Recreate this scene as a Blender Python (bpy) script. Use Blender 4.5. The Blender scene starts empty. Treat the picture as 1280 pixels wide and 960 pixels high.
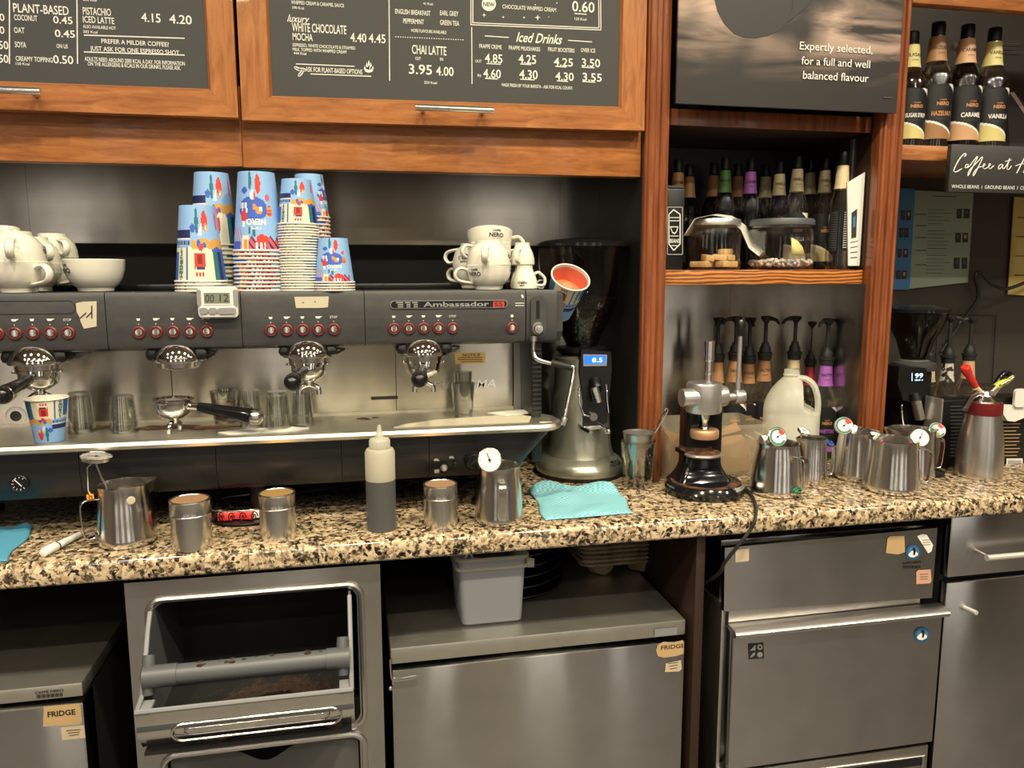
import bpy, bmesh, math, random
from math import pi, sin, cos, radians as R
from mathutils import Matrix, Vector
random.seed(7)
S = bpy.context.scene
COL = S.collection

# ---------------------------------------------------------------- camera
FPX = 974.0
CAMZ = 1.34
yaw, pitch, roll = R(11.757), R(8.147), R(-0.096)
fwd = Vector((sin(yaw)*cos(pitch), cos(yaw)*cos(pitch), -sin(pitch)))
rt = Vector((cos(yaw), -sin(yaw), 0)); up = rt.cross(fwd)
rt2 = rt*cos(roll)+up*sin(roll); up2 = up*cos(roll)-rt*sin(roll)
cd = bpy.data.cameras.new('camera'); cam = bpy.data.objects.new('camera', cd); COL.objects.link(cam)
cd.sensor_width = 36; cd.lens = FPX/1280*36; cd.clip_start = .02
mw = Matrix((rt2, up2, -fwd)).transposed().to_4x4(); mw.translation = (0, 0, CAMZ)
cam.matrix_world = mw
S.camera = cam
CP = Vector((0, 0, CAMZ))

# ---------------------------------------------------------------- exposure, world, lights
S.view_settings.view_transform = 'Standard'
S.view_settings.look = 'None'
S.view_settings.exposure = 0.0
S.view_settings.gamma = 1
S.view_settings.use_curve_mapping = False
S.cycles.max_bounces = 10; S.cycles.transparent_max_bounces = 16; S.cycles.glossy_bounces = 5
S.cycles.transmission_bounces = 6; S.cycles.diffuse_bounces = 3
S.cycles.caustics_reflective = False; S.cycles.caustics_refractive = False
S.cycles.sample_clamp_indirect = 6
w = bpy.data.worlds.new('world'); S.world = w; w.use_nodes = True
w.node_tree.nodes['Background'].inputs[0].default_value = (1, .86, .7, 1)
w.node_tree.nodes['Background'].inputs[1].default_value = 0.1
CEIL = 2.75
LP = 13
def spot(x, y, power, col=(1, .83, .60), size=.11, z=CEIL-.03, rot=(0, 0, 0), spread=R(150)):
    l = bpy.data.lights.new('ceiling_spot', 'AREA'); l.shape = 'DISK'; l.size = size; l.energy = power; l.color = col
    l.spread = spread
    o = bpy.data.objects.new('ceiling_spot', l); COL.objects.link(o); o.location = (x, y, z); o.rotation_euler = rot
    return o
for x, y, k in ((-1.5, .30, 1.1), (-.75, .30, 1.1), (.0, .40, 1.2), (.75, .40, 1.45), (1.5, .30, 1.35), (2.3, .3, 1),
                (-1.9, -.6, .6), (-1.1, -.6, .7), (-.3, -.6, .9), (.5, -.6, 1.0), (1.3, -.6, .9), (2.1, -.6, .7),
                (-1.5, -1.5, .45), (-.5, -1.5, .55), (.5, -1.5, .6), (1.5, -1.5, .6), (2.5, -1.5, .5),
                (-2, -2.4, .3), (-.9, -2.4, .4), (.2, -2.4, .4), (1.3, -2.4, .4), (2.4, -2.4, .3)):
    spot(x, y, LP*k, (1, .90, .58) if x > -.35 and x < 1.2 else (1, .87, .73), .09)

# ---------------------------------------------------------------- picture geometry: a pixel as a point on a real plane
def ray(px, py):
    return rt2*((px-640)/FPX) + up2*(-(py-480)/FPX) + fwd
def aty(px, py, Y):
    d = ray(px, py); return CP + d*(Y/d.y)
def atz(px, py, Z):
    d = ray(px, py); return CP + d*((Z-CAMZ)/d.z)
CT = .92                                  # worktop height
def cylpx(xl, xr, yt, yb, z0=CT, Yf=None):
    xm = (xl+xr)/2
    Y = atz(xm, yb, z0).y if Yf is None else Yf
    r = .03
    for _ in range(5):
        r = (aty(xr, (yt+yb)/2, Y+r).x-aty(xl, (yt+yb)/2, Y+r).x)/2*.985
    c = aty(xm, (yt+yb)/2, Y+r)
    return c.x, Y+r, r, aty(xm, yt, Y+r).z-z0

# ---------------------------------------------------------------- materials
MATS = {}
def mat(name, col, rough=.5, metal=0, **k):
    m = bpy.data.materials.new(name); m.use_nodes = True
    b = m.node_tree.nodes['Principled BSDF']
    b.inputs['Base Color'].default_value = (*col, 1); b.inputs['Roughness'].default_value = rough; b.inputs['Metallic'].default_value = metal
    for a, v in k.items():
        n = {'emit': 'Emission Color', 'emits': 'Emission Strength', 'spec': 'Specular IOR Level', 'coat': 'Coat Weight',
             'trans': 'Transmission Weight', 'ior': 'IOR', 'sss': 'Subsurface Weight', 'aniso': 'Anisotropic'}[a]
        b.inputs[n].default_value = (*v, 1) if a == 'emit' else v
    MATS[name] = m
    return m
def nodes(m): return m.node_tree.nodes, m.node_tree.links, m.node_tree.nodes['Principled BSDF']
def coords(m, scale, rot=(0, 0, 0), kind='Object'):
    N, L, b = nodes(m)
    tc = N.new('ShaderNodeTexCoord'); mp = N.new('ShaderNodeMapping'); mp.inputs['Scale'].default_value = scale
    mp.inputs['Rotation'].default_value = rot
    L.new(tc.outputs[kind], mp.inputs[0]); return mp.outputs[0]
def ramp(m, fac, stops, mode='LINEAR'):
    N, L, b = nodes(m)
    r = N.new('ShaderNodeValToRGB'); e = r.color_ramp.elements; r.color_ramp.interpolation = mode
    while len(e) < len(stops): e.new(.5)
    for q, (p, c) in zip(e, stops): q.position = p; q.color = (*c, 1)
    L.new(fac, r.inputs[0]); return r.outputs[0]
def noise(m, vec, scale, detail=4, rough=.5, dist=0):
    N, L, b = nodes(m)
    n = N.new('ShaderNodeTexNoise'); n.inputs['Scale'].default_value = scale; n.inputs['Detail'].default_value = detail
    n.inputs['Roughness'].default_value = rough; n.inputs['Distortion'].default_value = dist
    L.new(vec, n.inputs['Vector']); return n.outputs[0]
def mul(m, a, bb, fac=1, mode='MULTIPLY'):
    N, L, b = nodes(m)
    x = N.new('ShaderNodeMix'); x.data_type = 'RGBA'; x.blend_type = mode; x.inputs[0].default_value = fac
    for s, i in ((a, 6), (bb, 7)):
        if isinstance(s, tuple): x.inputs[i].default_value = (*s, 1)
        else: L.new(s, x.inputs[i])
    return x.outputs[2]
def bump(m, h, strength=.2, dist=.001):
    N, L, b = nodes(m)
    n = N.new('ShaderNodeBump'); n.inputs['Strength'].default_value = strength; n.inputs['Distance'].default_value = dist
    L.new(h, n.inputs['Height']); L.new(n.outputs[0], b.inputs['Normal'])
def setc(m, out, inp='Base Color'):
    N, L, b = nodes(m); L.new(out, b.inputs[inp])
def g1(v): return (v, v, v)

def wood(name, scale, wv):
    m = mat(name, (.4, .13, .03), .32, coat=.25)
    v = coords(m, scale)
    n = noise(m, v, 5, 8, .6, 1.2)
    c = ramp(m, n, [(.28, (.27, .086, .022)), (.5, (.42, .150, .043)), (.72, (.54, .218, .070))])
    v2 = coords(m, wv)
    n2 = noise(m, v2, 30, 3, .7)
    c2 = ramp(m, n2, [(.3, g1(.72)), (.6, g1(1))])
    setc(m, mul(m, c, c2, .7)); bump(m, n2, .08, .0005)
    return m
wood('wood_h', (2.2, 9, 16), (4, 40, 60)); wood('wood_v', (12, 12, 1.6), (60, 60, 3))
mw_ = mat('wood_red', (.22, .05, .014), .3, coat=.3)
v = coords(mw_, (18, 18, 1.4)); c = ramp(mw_, noise(mw_, v, 5, 7, .6, .6), [(.3, (.145, .034, .012)), (.7, (.34, .105, .036))]); setc(mw_, c)
mz = mat('wood_zebra', (.4, .13, .03), .3, coat=.3)
v = coords(mz, (5, 5, 16)); wv = mz.node_tree.nodes.new('ShaderNodeTexWave'); wv.inputs['Scale'].default_value = 2.6
wv.inputs['Distortion'].default_value = 9; wv.inputs['Detail'].default_value = 3; wv.inputs['Detail Scale'].default_value = .6; wv.bands_direction = 'Z'
mz.node_tree.links.new(v, wv.inputs[0]); setc(mz, ramp(mz, wv.outputs[0], [(.15, (.20, .055, .012)), (.55, (.45, .16, .04)), (.9, (.60, .25, .07))]))
mat('wood_dark', (.026, .012, .007), .45)

gm = mat('granite', (.5, .4, .28), .16, spec=.5)
v = coords(gm, (1, 1, 1))
vo = gm.node_tree.nodes.new('ShaderNodeTexVoronoi'); vo.inputs['Scale'].default_value = 175
nz = noise(gm, v, 60, 3, .6)
vm = gm.node_tree.nodes.new('ShaderNodeMix'); vm.data_type = 'VECTOR'; vm.inputs[0].default_value = .02
nn = gm.node_tree.nodes.new('ShaderNodeTexNoise'); nn.inputs['Scale'].default_value = 55; gm.node_tree.links.new(v, nn.inputs['Vector'])
gm.node_tree.links.new(v, vm.inputs[4]); gm.node_tree.links.new(nn.outputs[1], vm.inputs[5]); gm.node_tree.links.new(vm.outputs[1], vo.inputs['Vector'])
cells = ramp(gm, vo.outputs['Color'], [(0, (.02, .017, .016)), (.21, (.035, .03, .028)), (.25, (.24, .165, .10)), (.5, (.50, .37, .23)), (.75, (.68, .54, .37)), (1, (.42, .29, .17))])
blot = ramp(gm, noise(gm, v, 85, 5, .75), [(.43, g1(.04)), (.50, g1(1))])
setc(gm, mul(gm, cells, blot, .9)); 

def steel(name, col, rough, scale, amt=.12, bs=.05, an=0, axis='Z'):
    m = mat(name, col, rough, 1)
    v = coords(m, scale); n = noise(m, v, 8, 5, .7)
    N, L, b = nodes(m)
    r = N.new('ShaderNodeMapRange'); r.inputs[3].default_value = rough-amt; r.inputs[4].default_value = rough+amt
    L.new(n, r.inputs[0]); L.new(r.outputs[0], b.inputs['Roughness'])
    n2 = noise(m, coords(m, (3, 3, 3)), 3, 4, .6)
    setc(m, mul(m, tuple(col), ramp(m, n2, [(.3, g1(.82)), (.7, g1(1))]), 1))
    if an:
        tg = N.new('ShaderNodeTangent'); tg.direction_type = 'RADIAL'; tg.axis = axis; L.new(tg.outputs[0], b.inputs['Tangent'])
        b.inputs['Anisotropic'].default_value = an; b.inputs['Anisotropic Rotation'].default_value = ANROT
        w1 = noise(m, coords(m, (3.2, 3.2, 1.4)), 1.6, 2, .5); bump(m, w1, .30, .008)
    elif bs: bump(m, n, bs, .0006)
    return m
ANROT = .25
steel('steel_v', (.55, .54, .535), .20, (.6, 60, 60), .02, .1, .965)     # brushed upright
steel('steel_h', (.62, .60, .56), .30, (1.2, 60, 60), .08, .1)       # brushed along the counter
steel('steel_wall', (.56, .53, .48), .24, (.6, 30, 30), .03, .12, .9)
steel('steel_tray', (.80, .76, .66), .40, (3, 30, 30), .1, .05)
steel('steel_jug', (.80, .78, .75), .17, (34, 34, 1.0), .08, .16); steel('steel_shaker', (.76, .74, .71), .26, (34, 34, 1.2), .06, .14)
steel('steel_top', (.66, .64, .58), .34, (2, 40, 40), .1, .1); MATS['steel_top'].node_tree.nodes['Principled BSDF'].inputs['Metallic'].default_value = .92
steel('steel_satin', (.70, .68, .65), .30, (50, 50, 1.5), .06, .10)
mat('chrome', (.82, .81, .79), .05, 1); mat('chrome_soft', (.75, .74, .72), .18, 1)
mat('alu', (.62, .61, .60), .32, .85); mat('alu_bright', (.80, .78, .72), .35, .6); mat('grinder_silver', (.46, .45, .38), .30, .75)
mm = mat('machine_grey', (.052, .052, .055), .42); n = noise(mm, coords(mm, (1, 1, 1)), 400, 3); bump(mm, n, .12, .0004)
setc(mm, ramp(mm, noise(mm, coords(mm, (4, 4, 9)), 5, 5, .7), [(.3, (.043, .043, .046)), (.75, (.068, .067, .068))]))
mat('machine_dark', (.014, .014, .015), .38); mat('black', (.006, .006, .007), .35); mat('black_matte', (.010, .010, .010), .7)
mat('black_gloss', (.008, .008, .009), .12); mat('shade_panel', (.010, .009, .009), .45); mat('void', (.004, .004, .004), .9)
mat('dark_wall', (.050, .044, .038), .35); mat('rubber', (.012, .012, .012), .6)
mat('grey_mid', (.22, .225, .235), .4); mat('plastic_grey', (.085, .089, .097), .42)
ce = mat('ceramic', (.80, .77, .68), .12, spec=.5, coat=.3)
mat('white_plastic', (.78, .76, .72), .35); mat('white', (.82, .81, .78), .5); mat('paper', (.74, .72, .66), .7)
mat('chalk', (.80, .79, .76), .8); mat('board', (.040, .041, .043), .55)
mat('cup_paper', (.80, .76, .68), .5)
for nme, c in dict(p_blue=(.27, .48, .84), p_royal=(.045, .12, .55), p_navy=(.016, .025, .12), p_red=(.70, .045, .03), p_orange=(.72, .30, .06), salmon=(.74, .24, .12), p_cream=(.80, .74, .58),
                   p_white=(.85, .85, .84), p_teal=(.02, .16, .20), p_gold=(.66, .36, .08), p_green=(.05, .2, .12), p_pink=(.62, .10, .14), ink=(.012, .012, .014), p_cyan=(.06, .18, .34),
                   t_gold=(.55, .25, .10), p_lime=(.55, .55, .05), red_in=(.66, .17, .10), red_dark=(.25, .012, .018), l_cream=(.70, .58, .36), l_tan=(.36, .185, .080), l_peach=(.62, .36, .20),
                   l_yellow=(.68, .60, .24), l_purple=(.42, .13, .55), l_red=(.45, .03, .06), l_green=(.05, .15, .03), l_black=(.010, .010, .012), sticker=(.50, .34, .17), sticker_pale=(.55, .44, .30),
                   sticker_pink=(.62, .34, .24), tape=(.58, .52, .40), green_lbl=(.03, .28, .13), leaf_green=(.30, .38, .30), leaf_blue=(.06, .20, .42), leaf_yellow=(.58, .47, .15),
                   board_dark=(.035, .033, .032), badge_blue=(.02, .09, .22), fudge=(.80, .52, .24), marsh=(.88, .82, .76), pink=(.78, .52, .50), banana=(.72, .55, .16), bag_brown=(.36, .19, .075), tan=(.30, .21, .12), coffee=(.05, .020, .010)).items():
    mat(nme, c, .45)
mat('crayon_red', (.62, .03, .03), .35); mat('seal_red', (.15, .008, .013), .4); mat('btn_red', (.17, .022, .020), .35)
mat('screen_blue', (.02, .1, .8), .3, emit=(.02, .16, 1), emits=1.3); mat('screen_text', (.6, .8, 1), .3, emit=(.55, .75, 1), emits=1.6)
mat('oled', (.3, .5, 1), .3, emit=(.55, .75, 1), emits=1.8); mat('lcd', (.20, .22, .17), .3); mat('lcd_ink', (.03, .035, .03), .5)
mat('copper_mesh', (.62, .36, .20), .45, .6); mat('brass_mesh', (.68, .42, .16), .4, .6); mat('gold', (.72, .50, .18), .3, .9)
dm = mat('grime', (.12, .05, .025), .6); setc(dm, ramp(dm, noise(dm, coords(dm, (1, 1, 1)), 60, 5, .7), [(.4, (.012, .010, .010)), (.55, (.15, .060, .025)), (.7, (.24, .10, .045))]))
gr = mat('grounds', (.045, .018, .010), .9); nn_ = noise(gr, coords(gr, (1, 1, 1)), 160, 4, .7); setc(gr, ramp(gr, nn_, [(.3, (.010, .005, .003)), (.7, (.050, .021, .012))])); bump(gr, nn_, 1, .004)
cb = mat('cardboard', (.30, .22, .14), .85); n = noise(cb, coords(cb, (1, 1, 1)), 120, 4, .7); setc(cb, ramp(cb, n, [(.3, (.30, .22, .14)), (.7, (.50, .385, .26))])); bump(cb, n, .4, .001)
tw = mat('towel', (.12, .47, .62), .85)
v = coords(tw, (1, 1, 1), (0, 0, .3)); ck = tw.node_tree.nodes.new('ShaderNodeTexChecker'); ck.inputs['Scale'].default_value = 210
ck.inputs[1].default_value = (.13, .42, .53, 1); ck.inputs[2].default_value = (.29, .56, .63, 1); tw.node_tree.links.new(v, ck.inputs[0]); setc(tw, ck.outputs[0])
mat('towel_flat', (.07, .29, .44), .85); mat('floor_tile', (.10, .092, .083), .5); mat('ceiling_paint', (.42, .36, .29), .8); mat('room_wall', (.20, .168, .135), .8); mat('glow_panel', (.5, .5, .5), .5, emit=(1, .93, .82), emits=1.0)
mat('room_dark', (.05, .04, .033), .7)

def thin(name, tint=(1, 1, 1), refl=1.0, rough=.02, base=.05, edge=.8):
    m = bpy.data.materials.new(name); m.use_nodes = True; N, L = m.node_tree.nodes, m.node_tree.links
    N.remove(N['Principled BSDF']); out = N['Material Output']
    t = N.new('ShaderNodeBsdfTransparent'); t.inputs[0].default_value = (*tint, 1)
    g = N.new('ShaderNodeBsdfGlossy'); g.inputs['Roughness'].default_value = rough; g.inputs[0].default_value = (refl, refl, refl, 1)
    f = N.new('ShaderNodeLayerWeight'); f.inputs[0].default_value = .35
    r = N.new('ShaderNodeMapRange'); r.inputs[3].default_value = base; r.inputs[4].default_value = edge
    mx = N.new('ShaderNodeMixShader'); L.new(f.outputs['Facing'], r.inputs[0]); L.new(r.outputs[0], mx.inputs[0])
    L.new(t.outputs[0], mx.inputs[1]); L.new(g.outputs[0], mx.inputs[2]); L.new(mx.outputs[0], out.inputs[0]); MATS[name] = m
    return m
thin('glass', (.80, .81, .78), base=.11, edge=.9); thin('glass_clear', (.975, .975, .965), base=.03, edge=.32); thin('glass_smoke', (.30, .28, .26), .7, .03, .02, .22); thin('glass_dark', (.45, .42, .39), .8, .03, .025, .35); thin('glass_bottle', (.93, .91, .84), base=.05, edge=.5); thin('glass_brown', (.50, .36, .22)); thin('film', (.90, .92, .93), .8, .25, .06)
def milky(name, col, op, rough=.35):
    m = bpy.data.materials.new(name); m.use_nodes = True; N, L = m.node_tree.nodes, m.node_tree.links
    b = N['Principled BSDF']; b.inputs['Base Color'].default_value = (*col, 1); b.inputs['Roughness'].default_value = rough
    out = N['Material Output']; tl = N.new('ShaderNodeBsdfTranslucent'); tl.inputs[0].default_value = (*col, 1)
    m1 = N.new('ShaderNodeMixShader'); m1.inputs[0].default_value = .45; L.new(b.outputs[0], m1.inputs[1]); L.new(tl.outputs[0], m1.inputs[2])
    t = N.new('ShaderNodeBsdfTransparent'); m2 = N.new('ShaderNodeMixShader'); m2.inputs[0].default_value = op
    L.new(t.outputs[0], m2.inputs[1]); L.new(m1.outputs[0], m2.inputs[2]); L.new(m2.outputs[0], out.inputs[0]); MATS[name] = m
    return m
milky('tub_plastic', (.80, .83, .90), .70); milky('jug_plastic', (.86, .85, .76), .72, .3); milky('bin_plastic', (.80, .74, .58), .27); milky('squeeze', (.82, .78, .64), .80); milky('squeeze_low', (.42, .42, .42), .35)
milky('flap_plastic', (.42, .42, .40), .6)
# ---------------------------------------------------------------- mesh builder
SHARP = R(38)
class MB:
    def __init__(s, root=None, M=None):
        s.v = []; s.f = []; s.mi = []; s.mats = []
        s.M = Matrix.Translation(-root.location) if root is not None else Matrix()
        if M is not None: s.M = s.M @ M
    def slot(s, m):
        if m not in s.mats: s.mats.append(m)
        return s.mats.index(m)
    def add(s, vs, fs, m):
        o = len(s.v); k = s.slot(m)
        for q in vs: s.v.append(s.M @ Vector(q))
        for f in fs: s.f.append([i+o for i in f]); s.mi.append(k)
    def bm(s, bm, m, M=None):
        bm.verts.index_update()
        s.add([(M @ v.co) if M else v.co.copy() for v in bm.verts], [[v.index for v in f.verts] for f in bm.faces], m); bm.free()
    def box(s, x0, x1, y0, y1, z0, z1, m, b=0, seg=2, M=None):
        bm = bmesh.new(); bmesh.ops.create_cube(bm, size=1)
        for v in bm.verts: v.co = ((x0+x1)/2+v.co.x*(x1-x0), (y0+y1)/2+v.co.y*(y1-y0), (z0+z1)/2+v.co.z*(z1-z0))
        if b: bmesh.ops.bevel(bm, geom=bm.edges[:], offset=b, segments=seg, profile=.5, affect='EDGES', clamp_overlap=True)
        s.bm(bm, m, M); return s
    def lathe(s, prof, m, c=(0, 0, 0), n=32, M=None, warp=None, a0=0, a1=2*pi):
        full = abs(a1-a0-2*pi) < 1e-6; cols = n if full else n+1
        vs = []; ids = []
        for r, z in prof:
            if r < 1e-6: ids.append([len(vs)]*cols); vs.append(Vector((0, 0, z)))
            else:
                ids.append(list(range(len(vs), len(vs)+cols)))
                for k in range(cols):
                    a = a0+(a1-a0)*k/n; vs.append(Vector((r*cos(a), r*sin(a), z)))
        fs = []
        for i in range(len(prof)-1):
            for k in range(n):
                k2 = (k+1) % cols; q = [ids[i][k], ids[i][k2], ids[i+1][k2], ids[i+1][k]]
                q2 = []
                for j in q:
                    if j not in q2: q2.append(j)
                if len(q2) > 2: fs.append(q2)
        if warp: vs = [warp(q) for q in vs]
        T = Matrix.Translation(c) @ (M if M is not None else Matrix())
        s.add([T @ q for q in vs], fs, m); return s
    def cyl(s, p, q, r, m, n=20, r2=None, b=0):
        p, q = Vector(p), Vector(q); d = q-p; L = d.length
        M = Matrix.Translation(p) @ d.to_track_quat('Z', 'Y').to_matrix().to_4x4(); r2 = r if r2 is None else r2
        pr = [(0, 0), (r, 0), (r2, L), (0, L)] if not b else [(0, 0), (r-b, 0), (r-b*.3, b*.3), (r, b), (r2, L-b), (r2-b*.3, L-b*.3), (r2-b, L), (0, L)]
        return s.lathe(pr, m, n=n, M=M)
    def ball(s, c, r, m, n=20, sc=(1, 1, 1), M=None):
        pr = [(r*sin(pi*i/10), -r*cos(pi*i/10)) for i in range(11)]; pr[0] = (0, -r); pr[-1] = (0, r)
        return s.lathe(pr, m, c=c, n=n, M=(M if M is not None else Matrix()) @ Matrix.Diagonal((*sc, 1)))
    def sweep(s, pts, sec, m, closed=False, upv=None, caps=True, scale=None):
        pts = [Vector(p) for p in pts]; n = len(pts); vs = []; k = len(sec)
        nrm = None
        for i, p in enumerate(pts):
            a = pts[(i-1) % n] if (i or closed) else p; b = pts[(i+1) % n] if (i < n-1 or closed) else p
            t = (b-a).normalized()
            if upv is not None: nrm = Vector(upv)
            elif nrm is None: nrm = t.orthogonal()
            nrm = (nrm-t*nrm.dot(t)).normalized(); bn = t.cross(nrm)
            f = scale[i] if scale else 1
            for u, w_ in sec: vs.append(p+nrm*u*f+bn*w_*f)
        fs = []
        for i in range(n if closed else n-1):
            for j in range(k): fs.append([i*k+j, i*k+(j+1) % k, ((i+1) % n)*k+(j+1) % k, ((i+1) % n)*k+j])
        if caps and not closed: fs.append(list(range(k))[::-1]); fs.append([(n-1)*k+j for j in range(k)])
        s.add(vs, fs, m); return s
    def tube(s, pts, r, m, n=8, closed=False, scale=None):
        return s.sweep(pts, [(r*cos(2*pi*i/n), r*sin(2*pi*i/n)) for i in range(n)], m, closed, scale=scale)
    def strip(s, pts, wd, th, m, upv=None, closed=False):
        b = th*.3
        return s.sweep(pts, [(-wd/2, -th/2+b), (-wd/2+b, -th/2), (wd/2-b, -th/2), (wd/2, -th/2+b), (wd/2, th/2-b), (wd/2-b, th/2), (-wd/2+b, th/2), (-wd/2, th/2-b)], m, closed, upv)
    def prism(s, poly, z0, z1, m, M=None, m2=None):
        n = len(poly); M = M if M is not None else Matrix()
        vs = [M @ Vector((x, y, z0)) for x, y in poly]+[M @ Vector((x, y, z1)) for x, y in poly]
        s.add(vs, [list(range(n))[::-1], list(range(n, 2*n))]+[[i, (i+1) % n, (i+1) % n+n, i+n] for i in range(n)], m); return s
    def plate(s, outer, holes, z0, z1, m, M=None):
        bm = bmesh.new(); M = M if M is not None else Matrix()
        es = []
        for lp in [outer]+holes:
            vv = [bm.verts.new((x, y, z1)) for x, y in lp]
            es += [bm.edges.new((vv[i], vv[(i+1) % len(vv)])) for i in range(len(vv))]
        bmesh.ops.triangle_fill(bm, use_beauty=True, edges=es)
        r = bmesh.ops.extrude_face_region(bm, geom=bm.faces[:])
        for q in r['geom']:
            if isinstance(q, bmesh.types.BMVert): q.co.z = z0
        s.bm(bm, m, M); return s
    def face(s, pts, m): s.add(pts, [list(range(len(pts)))], m); return s
    def grid(s, fn, nu, nv, m):
        vs = [fn(i/nu, j/nv) for j in range(nv+1) for i in range(nu+1)]
        s.add(vs, [[j*(nu+1)+i, j*(nu+1)+i+1, (j+1)*(nu+1)+i+1, (j+1)*(nu+1)+i] for j in range(nv) for i in range(nu)], m); return s
    def text(s, t, m, fit, cap, fn, x0=0, y0=0, shear=0, bold=0, align='L'):
        """fit = width or None, cap = capital height, fn maps flat (x,y) to a point"""
        vs, fs, w_ = glyphs(t, bold)
        k = cap/.70; kx = k if fit is None else fit/max(w_, 1e-6)
        dx = {'L': 0, 'C': -.5*w_*kx, 'R': -w_*kx}[align]
        s.add([fn(x0+dx+x*kx+shear*y*k, y0+y*k) for x, y in vs], fs, m); return s
    def build(s, name, parent=None, loc=None, sharp=SHARP, flat=False):
        me = bpy.data.meshes.new(name); me.from_pydata(s.v, [], s.f)
        for q in s.mats: me.materials.append(MATS[q])
        me.polygons.foreach_set('material_index', s.mi); me.update()
        bm = bmesh.new(); bm.from_mesh(me); bmesh.ops.remove_doubles(bm, verts=bm.verts, dist=1e-6); bmesh.ops.recalc_face_normals(bm, faces=bm.faces); bm.to_mesh(me); bm.free()
        if not flat: me.shade_smooth(); me.set_sharp_from_angle(angle=sharp)
        o = bpy.data.objects.new(name, me); COL.objects.link(o)
        if parent is not None: o.parent = parent
        if loc is not None: o.location = loc
        return o
_g = {}
def glyphs(t, bold=0):
    if (t, bold) in _g: return _g[t, bold]
    cu = bpy.data.curves.new('lettering', 'FONT'); cu.body = t; cu.size = 1; cu.offset = bold; cu.resolution_u = 3; cu.fill_mode = 'FRONT'
    o = bpy.data.objects.new('lettering', cu); COL.objects.link(o)
    dg = bpy.context.evaluated_depsgraph_get(); me = bpy.data.meshes.new_from_object(o.evaluated_get(dg))
    vs = [(v.co.x, v.co.y) for v in me.vertices]; fs = [list(p.vertices) for p in me.polygons]
    bpy.data.objects.remove(o); bpy.data.curves.remove(cu); bpy.data.meshes.remove(me)
    x0 = min(x for x, y in vs); w_ = max(x for x, y in vs)-x0
    _g[t, bold] = ([(x-x0, y) for x, y in vs], fs, w_); return _g[t, bold]
def tag(o, label=None, cat=None, group=None, kind=None):
    if label: o['label'] = label
    if cat: o['category'] = cat
    if group: o['group'] = group
    if kind: o['kind'] = kind
    return o
def thing(name, label, cat, loc=(0, 0, 0), group=None):
    o = bpy.data.objects.new(name, None); COL.objects.link(o); o.location = loc; o.empty_display_size = .05
    return tag(o, label, cat, group)
def struct(mb, name): return tag(mb.build(name), kind='structure')
def kids(o): return [c for c in bpy.data.objects if c.parent == o]
def copy_tree(o, label=None, loc=None, rot=None, group=None, parent=None):
    c = o.copy(); COL.objects.link(c)
    if parent is not None: c.parent = parent
    for ch in kids(o): copy_tree(ch, parent=c)
    if label: c['label'] = label
    if group: c['group'] = group
    if loc is not None: c.location = loc
    if rot is not None: c.rotation_euler = rot
    return c
def rr(x0, x1, y0, y1, r, n=6):
    out = []
    for cx, cy, a in ((x1-r, y1-r, 0), (x0+r, y1-r, pi/2), (x0+r, y0+r, pi), (x1-r, y0+r, 1.5*pi)):
        for i in range(n+1): out.append((cx+r*cos(a+pi/2*i/n), cy+r*sin(a+pi/2*i/n)))
    return out
def arc(cx, cy, r, a0, a1, n=8): return [(cx+r*cos(a0+(a1-a0)*i/n), cy+r*sin(a0+(a1-a0)*i/n)) for i in range(n+1)]
def circ(cx, cy, r, n=24, ry=None): return [(cx+r*cos(2*pi*i/n), cy+(ry or r)*sin(2*pi*i/n)) for i in range(n)]
def crv(pts, n=6, closed=False):
    P = [Vector(p) for p in pts]; out = []; N = len(P)
    for i in range(N if closed else N-1):
        a, b, c, d = (P[(i-1) % N] if closed or i else P[i]), P[i], P[(i+1) % N], (P[(i+2) % N] if closed or i < N-2 else P[i+1])
        for k in range(n):
            t = k/n; out.append(.5*((2*b)+(c-a)*t+(2*a-5*b+4*c-d)*t*t+(3*b-a-3*c+d)*t**3))
    if not closed: out.append(P[-1])
    return out
FRONT = Matrix(((1, 0, 0, 0), (0, 0, -1, 0), (0, 1, 0, 0), (0, 0, 0, 1)))      # flat (x,y,z) -> (x,-z,y): drawn on a face looking at the room
def front(Y, e=.0006):
    return lambda x, y: Vector((x, Y-e, y))
def face_px(mb, t, m, Y, x0, x1, yb, cap, bold=0, shear=0, e=.0006):
    """one line of lettering on the plane y=Y, from the picture's x0 to x1 on base line yb"""
    a = aty(x0, yb, Y); b = aty(x1, yb, Y); c = aty(x0, yb-cap, Y)
    mb.text(t, m, b.x-a.x, c.z-a.z, front(Y, e), a.x, a.z, shear, bold)
def rule_px(mb, m, Y, x0, y0, x1, y1, w_=1.0, e=.0006):
    a = aty(x0, y0, Y); b = aty(x1, y1, Y); d = (b-a).normalized(); n = Vector((-d.z, 0, d.x))*(w_*Y/FPX/2); o = Vector((0, -e, 0))
    mb.face([a-n+o, b-n+o, b+n+o, a+n+o], m)
def poly_px(mb, m, Y, pts, e=.0006): mb.face([aty(x, y, Y)+Vector((0, -e, 0)) for x, y in pts], m)
def prof_r(prof):
    def f(z):
        for (r0, z0), (r1, z1) in zip(prof, prof[1:]):
            if z0 <= z <= z1 and z1 > z0: return r0+(r1-r0)*(z-z0)/(z1-z0)
        return prof[-1][0]
    return f
def wrap(rf, ang=0, e=.0005, z0=0, r0=None):
    """flat (x,y) -> around a turned body; x runs to the right as seen from outside, ang=0 looks at the room (-y)"""
    def fn(x, y):
        z = z0+y; r = rf(z); a = ang+x/(r0 or r)
        return Vector(((r+e)*sin(a), -(r+e)*cos(a), z))
    return fn
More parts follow.
